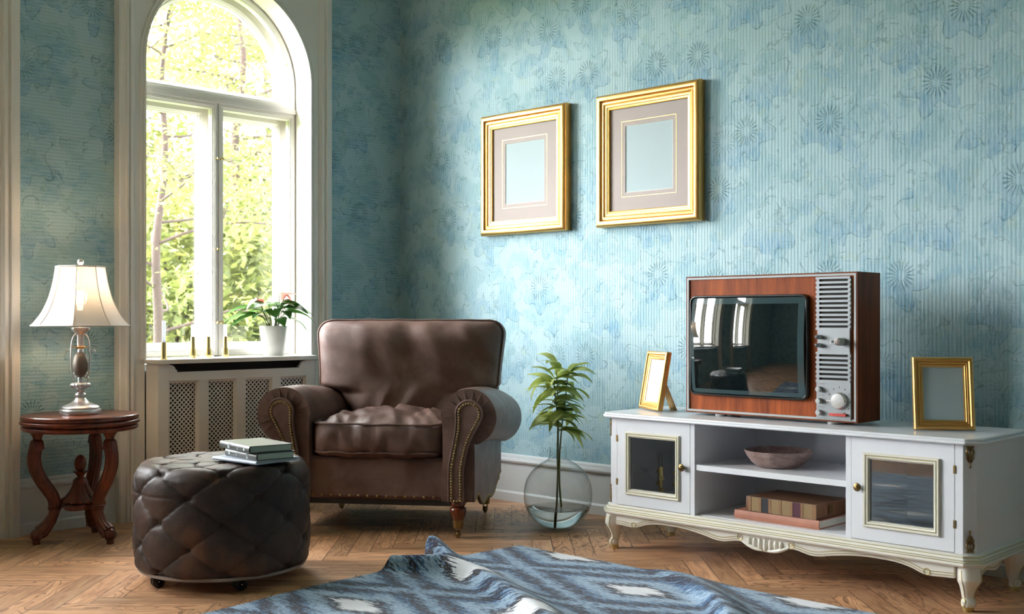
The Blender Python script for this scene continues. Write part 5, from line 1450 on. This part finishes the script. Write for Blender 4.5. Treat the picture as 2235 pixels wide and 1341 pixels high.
M_BROWNB = plain('brown_leather_board', hexc(110, 74, 50), 0.5, var=0.25, vscale=12)
def ornate():
    t = NT('gilt_tooling'); co = t.obco()
    p = t.xyz(co); s = 0.0105
    def wv(q): return t.m('ABSOLUTE', t.m('SUBTRACT', t.m('FRACT', t.m('DIVIDE', q, s)), 0.5))
    a = wv(p[0]); b = wv(p[2]); r = t.m('SQRT', t.m('ADD', t.m('MULTIPLY', a, a), t.m('MULTIPLY', b, b)))
    r2 = t.m('SINE', t.m('MULTIPLY', r, 26.0))
    d = t.m('SINE', t.m('MULTIPLY', t.m('SUBTRACT', a, b), 14.0))
    k = t.ss(0.0, 0.35, t.m('ADD', r2, t.m('MULTIPLY', d, 0.4)))
    t.bsdf(Base_Color=t.mix(k, hexc(52, 30, 22), hexc(198, 162, 106)), Roughness=0.5)
    return t.mat
M_TOOL = ornate(); M_GILTB = plain('gilt_band', hexc(134, 96, 60), 0.5, 0.0, var=0.15, vscale=40)
M_INK = plain('black_spine_label', (0.012, 0.012, 0.016), 0.5); M_WINE = plain('wine_spine_label', hexc(74, 26, 42), 0.5)
def sp_old(cv, w, h):
    x = -w / 2; y0, y1 = -0.0052, -0.0015
    segs = [(0.012, M_BROWNB), (0.014, M_GILTB), (0.034, M_TOOL), (0.012, M_GILTB), (0.032, M_INK), (0.011, M_GILTB), (0.036, M_TOOL), (0.011, M_GILTB), (0.038, M_TOOL), (0.011, M_GILTB), (0.034, M_WINE), (0.011, M_GILTB), (0.038, M_TOOL), (0.018, M_GILTB)]
    sc = w / sum(a for a, _ in segs)
    for a, m_ in segs:
        if m_ is not M_BROWNB:
            nm = {M_TOOL: 'tooled_panel', M_GILTB: 'gilt_band', M_INK: 'black_label', M_WINE: 'wine_label'}[m_]
            G().box((x, y0 - (0.0012 if m_ is M_GILTB else 0), 0.001), (x + a * sc - 0.0004, y1, h - 0.001)).obj(nm, m_, cv, smooth=0)
        x += a * sc
ZF = 0.2012
book('salmon pink hardcover lying at the bottom of the cabinet', 0.378, 0.245, 0.034, (2.957, -0.588, ZF), -0.012, M_PINKB, M_PAGESW, 'old books in the cabinet')
bk = book('thick brown antique book with gilt tooled spine', 0.318, 0.232, 0.058, (2.975, -0.580, ZF + 0.0345), -0.03, M_BROWNB, plain('brown_page_edges', hexc(120, 80, 54), 0.7, var=0.2), 'old books in the cabinet', sp_old)
G().box((0.1585, 0.085, 0.012), (0.1595, 0.115, 0.046)).rail([(0.1600, 0.085, 0.012), (0.1600, 0.115, 0.012), (0.1600, 0.115, 0.046), (0.1600, 0.085, 0.046)], [(0, -0.001), (0, 0.001), (0.004, 0.001), (0.004, -0.001)], (1, 0, 0)).obj('brass_clasp', M_BRONZE, bk, smooth=0)

def brass_piece(x, y, hgt, lab):
    t = thing('brass_candelabrum', lab, 'candlestick', (x, y, ZF))
    G().lathe([(0.0, 0.0), (0.034, 0.0), (0.035, 0.004), (0.030, 0.009), (0.022, 0.012), (0.022, 0.016), (0.014, 0.020), (0.0, 0.021)], 32).obj('foot_disc', M_BRASS, t, smooth=40)
    G().lathe([(0.0, 0.018), (0.0075, 0.020), (0.0075, 0.085), (0.0115, 0.086), (0.0115, hgt), (0.0095, hgt), (0.0095, hgt - 0.01), (0.0, hgt - 0.01)], 24).obj('tube', M_BRASS, t, smooth=40)
    for (z, a, l) in ((0.083, 2.6, 0.030), (0.135, 2.6, 0.026), (0.062, -0.6, 0.028), (0.112, -0.6, 0.026)):
        g = G().tube([(0, 0, z), (l * cos(a), l * sin(a), z)], 0.0026, 8); g.lathe([(0, -0.006), (0.0065, -0.006), (0.0065, 0.006), (0, 0.006)], 14, M=trans(l * cos(a), l * sin(a), z) @ rotm('Z', a) @ rotm('Y', pi / 2))
        g.obj('side_arm', M_BRASS, t, smooth=40)
    return t
brass_piece(2.338, -0.505, 0.160, 'brass candelabrum with short side arms behind left glass door')
brass_piece(2.420, -0.500, 0.120, 'lower brass candelabrum nearly hidden at the left door frame')
def clear_candle(x, y, z, h, lab):
    t = thing('candle', lab, 'candle', (x, y, z))
    G().lathe([(0.0, 0.0), (0.009, 0.0), (0.009, h), (0.0, h)], 20).obj('wax_stick', plain('grey_wax', (0.30, 0.32, 0.32), 0.3), t, smooth=40)
clear_candle(2.338, -0.505, ZF + 0.1505, 0.065, 'grey candle in the brass candelabrum behind left glass door')
# ---------------------------------------------------------------- ikat rug with folds
def seg_dist(p, a, b):
    ax, ay = a; bx, by = b; dx, dy = bx - ax, by - ay
    tt = ((p[0] - ax) * dx + (p[1] - ay) * dy) / (dx * dx + dy * dy)
    t2 = min(1, max(0, tt)); qx, qy = ax + dx * t2, ay + dy * t2
    d = hypot(p[0] - qx, p[1] - qy); s = dx * (p[1] - ay) - dy * (p[0] - ax)
    return d, (1 if s >= 0 else -1), t2
def ridge(p, poly, hts, wn, wf):
    """Wave along a polyline: steep (wn) on the near side, gentle (wf) beyond."""
    best = None
    for i in range(len(poly) - 1):
        d, s, tt = seg_dist(p, poly[i], poly[i + 1])
        if best is None or d < best[0]: best = (d, s, hts[i] + (hts[i + 1] - hts[i]) * tt)
    d, s, h = best
    return h * exp(-(d / (wf if s > 0 else wn)) ** 2)
def rug():
    x0, x1, y0, y1 = 1.862, 4.35, -3.70, -0.910
    r1 = [(1.70, -1.66), (1.86, -1.60), (2.03, -1.50), (2.20, -1.50), (2.42, -1.60), (2.70, -1.735), (3.2, -2.0)]
    h1 = [0.050, 0.056, 0.070, 0.052, 0.056, 0.058, 0.05]
    r2 = [(2.45, -0.80), (2.62, -0.90), (2.86, -1.03), (3.10, -1.22), (3.30, -1.42), (3.6, -1.7)]
    h2 = [0.0, 0.010, 0.032, 0.048, 0.05, 0.05]
    r0 = [(1.70, -1.27), (1.86, -1.325), (2.00, -1.39), (2.12, -1.45)]
    h0 = [0.095, 0.085, 0.035, 0.0]
    nx, ny = 320, 360
    vs_ = []; fs = []
    for side in (0, 1):
        for j in range(ny + 1):
            for i in range(nx + 1):
                x = x0 + (x1 - x0) * i / nx; y = y0 + (y1 - y0) * j / ny
                x += 0.018 * sin((y + 1.2) * 3.0) * (1 - i / nx) + 0.035 * smooth01(-1.9, -2.5, y) * (1 - i / nx)
                p = (x, y)
                h = max(ridge(p, r1, h1, 0.034, 0.095), ridge(p, r0, h0, 0.030, 0.045)) + ridge(p, r2, h2, 0.032, 0.090)
                h += 0.0022 * noise.noise(Vector((x * 4, y * 4, 0)))
                push = -0.10 * exp(-((y + 1.34) / 0.055) ** 2) * max(0, 1 - (x - x0) / 0.22)
                top = 0.013 + max(-0.002, h)
                if side == 0: vs_.append((x + push, y, top))
                else: vs_.append((x + push, y, max(0.001, top - 0.010)))
    o = (nx + 1) * (ny + 1)
    for j in range(ny):
        for i in range(nx):
            q = (j * (nx + 1) + i, j * (nx + 1) + i + 1, (j + 1) * (nx + 1) + i + 1, (j + 1) * (nx + 1) + i)
            fs.append(q); fs.append(tuple(o + k for k in q[::-1]))
    bd = [i for i in range(nx)] + [j * (nx + 1) + nx for j in range(ny)] + [ny * (nx + 1) + i for i in range(nx, 0, -1)] + [j * (nx + 1) for j in range(ny, 0, -1)]
    for a, b in zip(bd, bd[1:] + bd[:1]): fs.append((a, o + a, o + b, b))
    r = G().add(vs_, fs).obj('rug', M_RUG, smooth=60, weld=False)
    tag(r, 'blue white and brown ikat rug lying in folds on the parquet', 'rug')
    # white woven selvedge along the near end
    return r
rug()

# ---------------------------------------------------------------- garden behind the window
struct(G().box((-40, -40, -0.75), (-0.35, 40, -0.6)).obj('ground_outside', M_LAWN, smooth=0), 'sunny lawn outside the windows', 'ground')
def tree(x, y, h, spread, seed, mat_, label, nbr=22, nleaf=3600, lean=(0.0, 0.0), z_first=0.16, lsize=(0.05, 0.11), trunk_r=0.09, group='spring trees outside the window'):
    rr = random.Random(seed)
    t = thing('tree', label, 'tree', (x, y, -0.6), 0, group)
    top = Vector((lean[0] * h, lean[1] * h, h))
    tr = [Vector((0, 0, 0))]
    for k in range(1, 8):
        f = k / 7; tr.append(top * f + Vector((rr.uniform(-.05, .05) * h * 0.25, rr.uniform(-.05, .05) * h * 0.25, 0)))
    sp = spline(tr, 4); n = len(sp)
    g = G().tube(sp, [trunk_r * (1 - 0.85 * i / (n - 1)) for i in range(n)], 10)
    tips = []
    for k in range(nbr):
        f = z_first + (0.98 - z_first) * (k + rr.random() * 0.6) / nbr; b = sp[int(f * (n - 1))]
        a = rr.uniform(0, 2 * pi); L = spread * (1.05 - 0.62 * f) * rr.uniform(0.7, 1.15)
        pts = [b]
        for q in range(1, 5):
            s = q / 4; pts.append(b + Vector((cos(a), sin(a), 0)) * L * s + Vector((rr.uniform(-.09, .09) * L, rr.uniform(-.09, .09) * L, L * (0.30 * s - 0.16 * s * s) + rr.uniform(-.05, .05) * L)))
        bs = spline(pts, 3); m = len(bs); r0 = trunk_r * 0.36 * (1 - 0.6 * f)
        g.tube(bs, [max(0.004, r0 * (1 - 0.85 * i / (m - 1))) for i in range(m)], 6)
        for q in range(4, m): tips.append((bs[q], L))
        for w in range(3):
            p = bs[rr.randrange(4, m - 1)]; a2 = a + rr.choice((-1, 1)) * rr.uniform(0.5, 1.2); L2 = L * rr.uniform(0.3, 0.5)
            e = p + Vector((cos(a2), sin(a2), rr.uniform(-0.1, 0.45))) * L2; md = (p + e) / 2 + Vector((0, 0, 0.06 * L2))
            g.tube(spline([p, md, e], 3), [max(0.003, r0 * 0.4 * (1 - i / 7)) for i in range(7)], 5)
            tips += [(md, L2 * 1.5), (e, L2 * 1.5), (e * 0.7 + md * 0.3, L2 * 1.5)]
    g.obj('trunk', M_BARK, t, smooth=60)
    vs_ = []; fs = []
    for k in range(nleaf):
        c, L = rr.choice(tips); s = 0.10 + 0.13 * L
        p = c + Vector((rr.gauss(0, s), rr.gauss(0, s), rr.gauss(0, s * 0.55) + 0.02))
        ll = rr.uniform(*lsize); w = ll * 0.42
        d = Vector((rr.gauss(0, 1), rr.gauss(0, 1), rr.gauss(-0.15, 0.5))).normalized(); sd = d.cross(Vector((rr.gauss(0, .5), rr.gauss(0, .5), 1))).normalized()
        up = sd.cross(d) * 0.12 * ll; i0 = len(vs_)
        vs_ += [p, p + d * ll * 0.4 + sd * w / 2 + up, p + d * ll, p + d * ll * 0.4 - sd * w / 2 + up]
        fs.append((i0, i0 + 1, i0 + 2, i0 + 3))
    G().add(vs_, fs).obj('foliage', mat_, t, smooth=0, weld=False)
    return t
Y_, G_, O_ = M_TREELEAF
tree(-3.4, 0.18, 5.2, 1.7, 3, G_, 'nearest tree with leaning brown trunk seen through left sash', 20, 6500, (-0.02, 0.05), 0.30, (0.04, 0.09), 0.055)
tree(-6.6, 2.9, 6.6, 2.2, 11, Y_, 'yellow green tree in the middle of the window view', 24, 9500, (0.0, 0.03), 0.10, (0.06, 0.13), 0.10)
tree(-8.2, 5.2, 6.8, 2.3, 17, G_, 'spring green tree seen through right sash', 24, 9500, (0.0, -0.02), 0.08, (0.07, 0.15), 0.11)
tree(-10.5, 3.9, 7.6, 2.6, 23, Y_, 'far yellow green tree behind the middle trees', 24, 9500, (0.0, 0.0), 0.06, (0.09, 0.18), 0.12)
tree(-12.5, 7.4, 7.6, 2.8, 29, O_, 'far olive green tree at right of the window view', 24, 9500, (0.0, 0.0), 0.06, (0.10, 0.2), 0.12)
def shrub(x, y, h, w, seed, mat_, label):
    rr = random.Random(seed)
    t = thing('shrub', label, 'shrub', (x, y, -0.6), 0, 'shrubs outside the window')
    g = G()
    for k in range(14):
        a = rr.uniform(0, 2 * pi); e = Vector((cos(a) * w * rr.uniform(.2, .9), sin(a) * w * rr.uniform(.2, .9), h * rr.uniform(.6, .95)))
        g.tube(spline([(0, 0, 0), e * 0.5 + Vector((0, 0, h * 0.15)), e], 4), [0.03 - 0.003 * i for i in range(9)], 5)
    g.obj('stem', M_BARK, t, smooth=60)
    vs_ = []; fs = []
    for k in range(9000):
        u = rr.gauss(0, 1), rr.gauss(0, 1), rr.gauss(0, 1); L = sqrt(sum(q * q for q in u)); r = rr.random() ** 0.4
        p = Vector((u[0] / L * w * r, u[1] / L * w * r, h * 0.55 + u[2] / L * h * 0.5 * r))
        p += Vector((noise.noise(p * 2.0), noise.noise(p * 2.0 + Vector((9, 0, 0))), noise.noise(p * 2.0 + Vector((0, 9, 0))))) * 0.35
        ll = rr.uniform(0.09, 0.18); wv = ll * 0.45
        d = Vector((rr.gauss(0, 1), rr.gauss(0, 1), rr.gauss(0, .6))).normalized(); sd = d.cross(Vector((rr.gauss(0, .5), rr.gauss(0, .5), 1))).normalized(); i0 = len(vs_)
        vs_ += [p, p + d * ll * 0.4 + sd * wv / 2, p + d * ll, p + d * ll * 0.4 - sd * wv / 2]; fs.append((i0, i0 + 1, i0 + 2, i0 + 3))
    G().add(vs_, fs).obj('foliage', mat_, t, smooth=0, weld=False)
shrub(-5.2, 1.4, 3.0, 1.2, 41, Y_, 'bright shrub low in the left sash')
shrub(-6.0, 3.3, 3.2, 1.3, 42, G_, 'green shrub low in the right sash')
shrub(-8.4, 3.1, 4.2, 1.6, 43, Y_, 'yellow green shrub between the garden trees')
shrub(-9.5, 6.2, 4.4, 1.8, 44, G_, 'green shrub far at right of the garden')
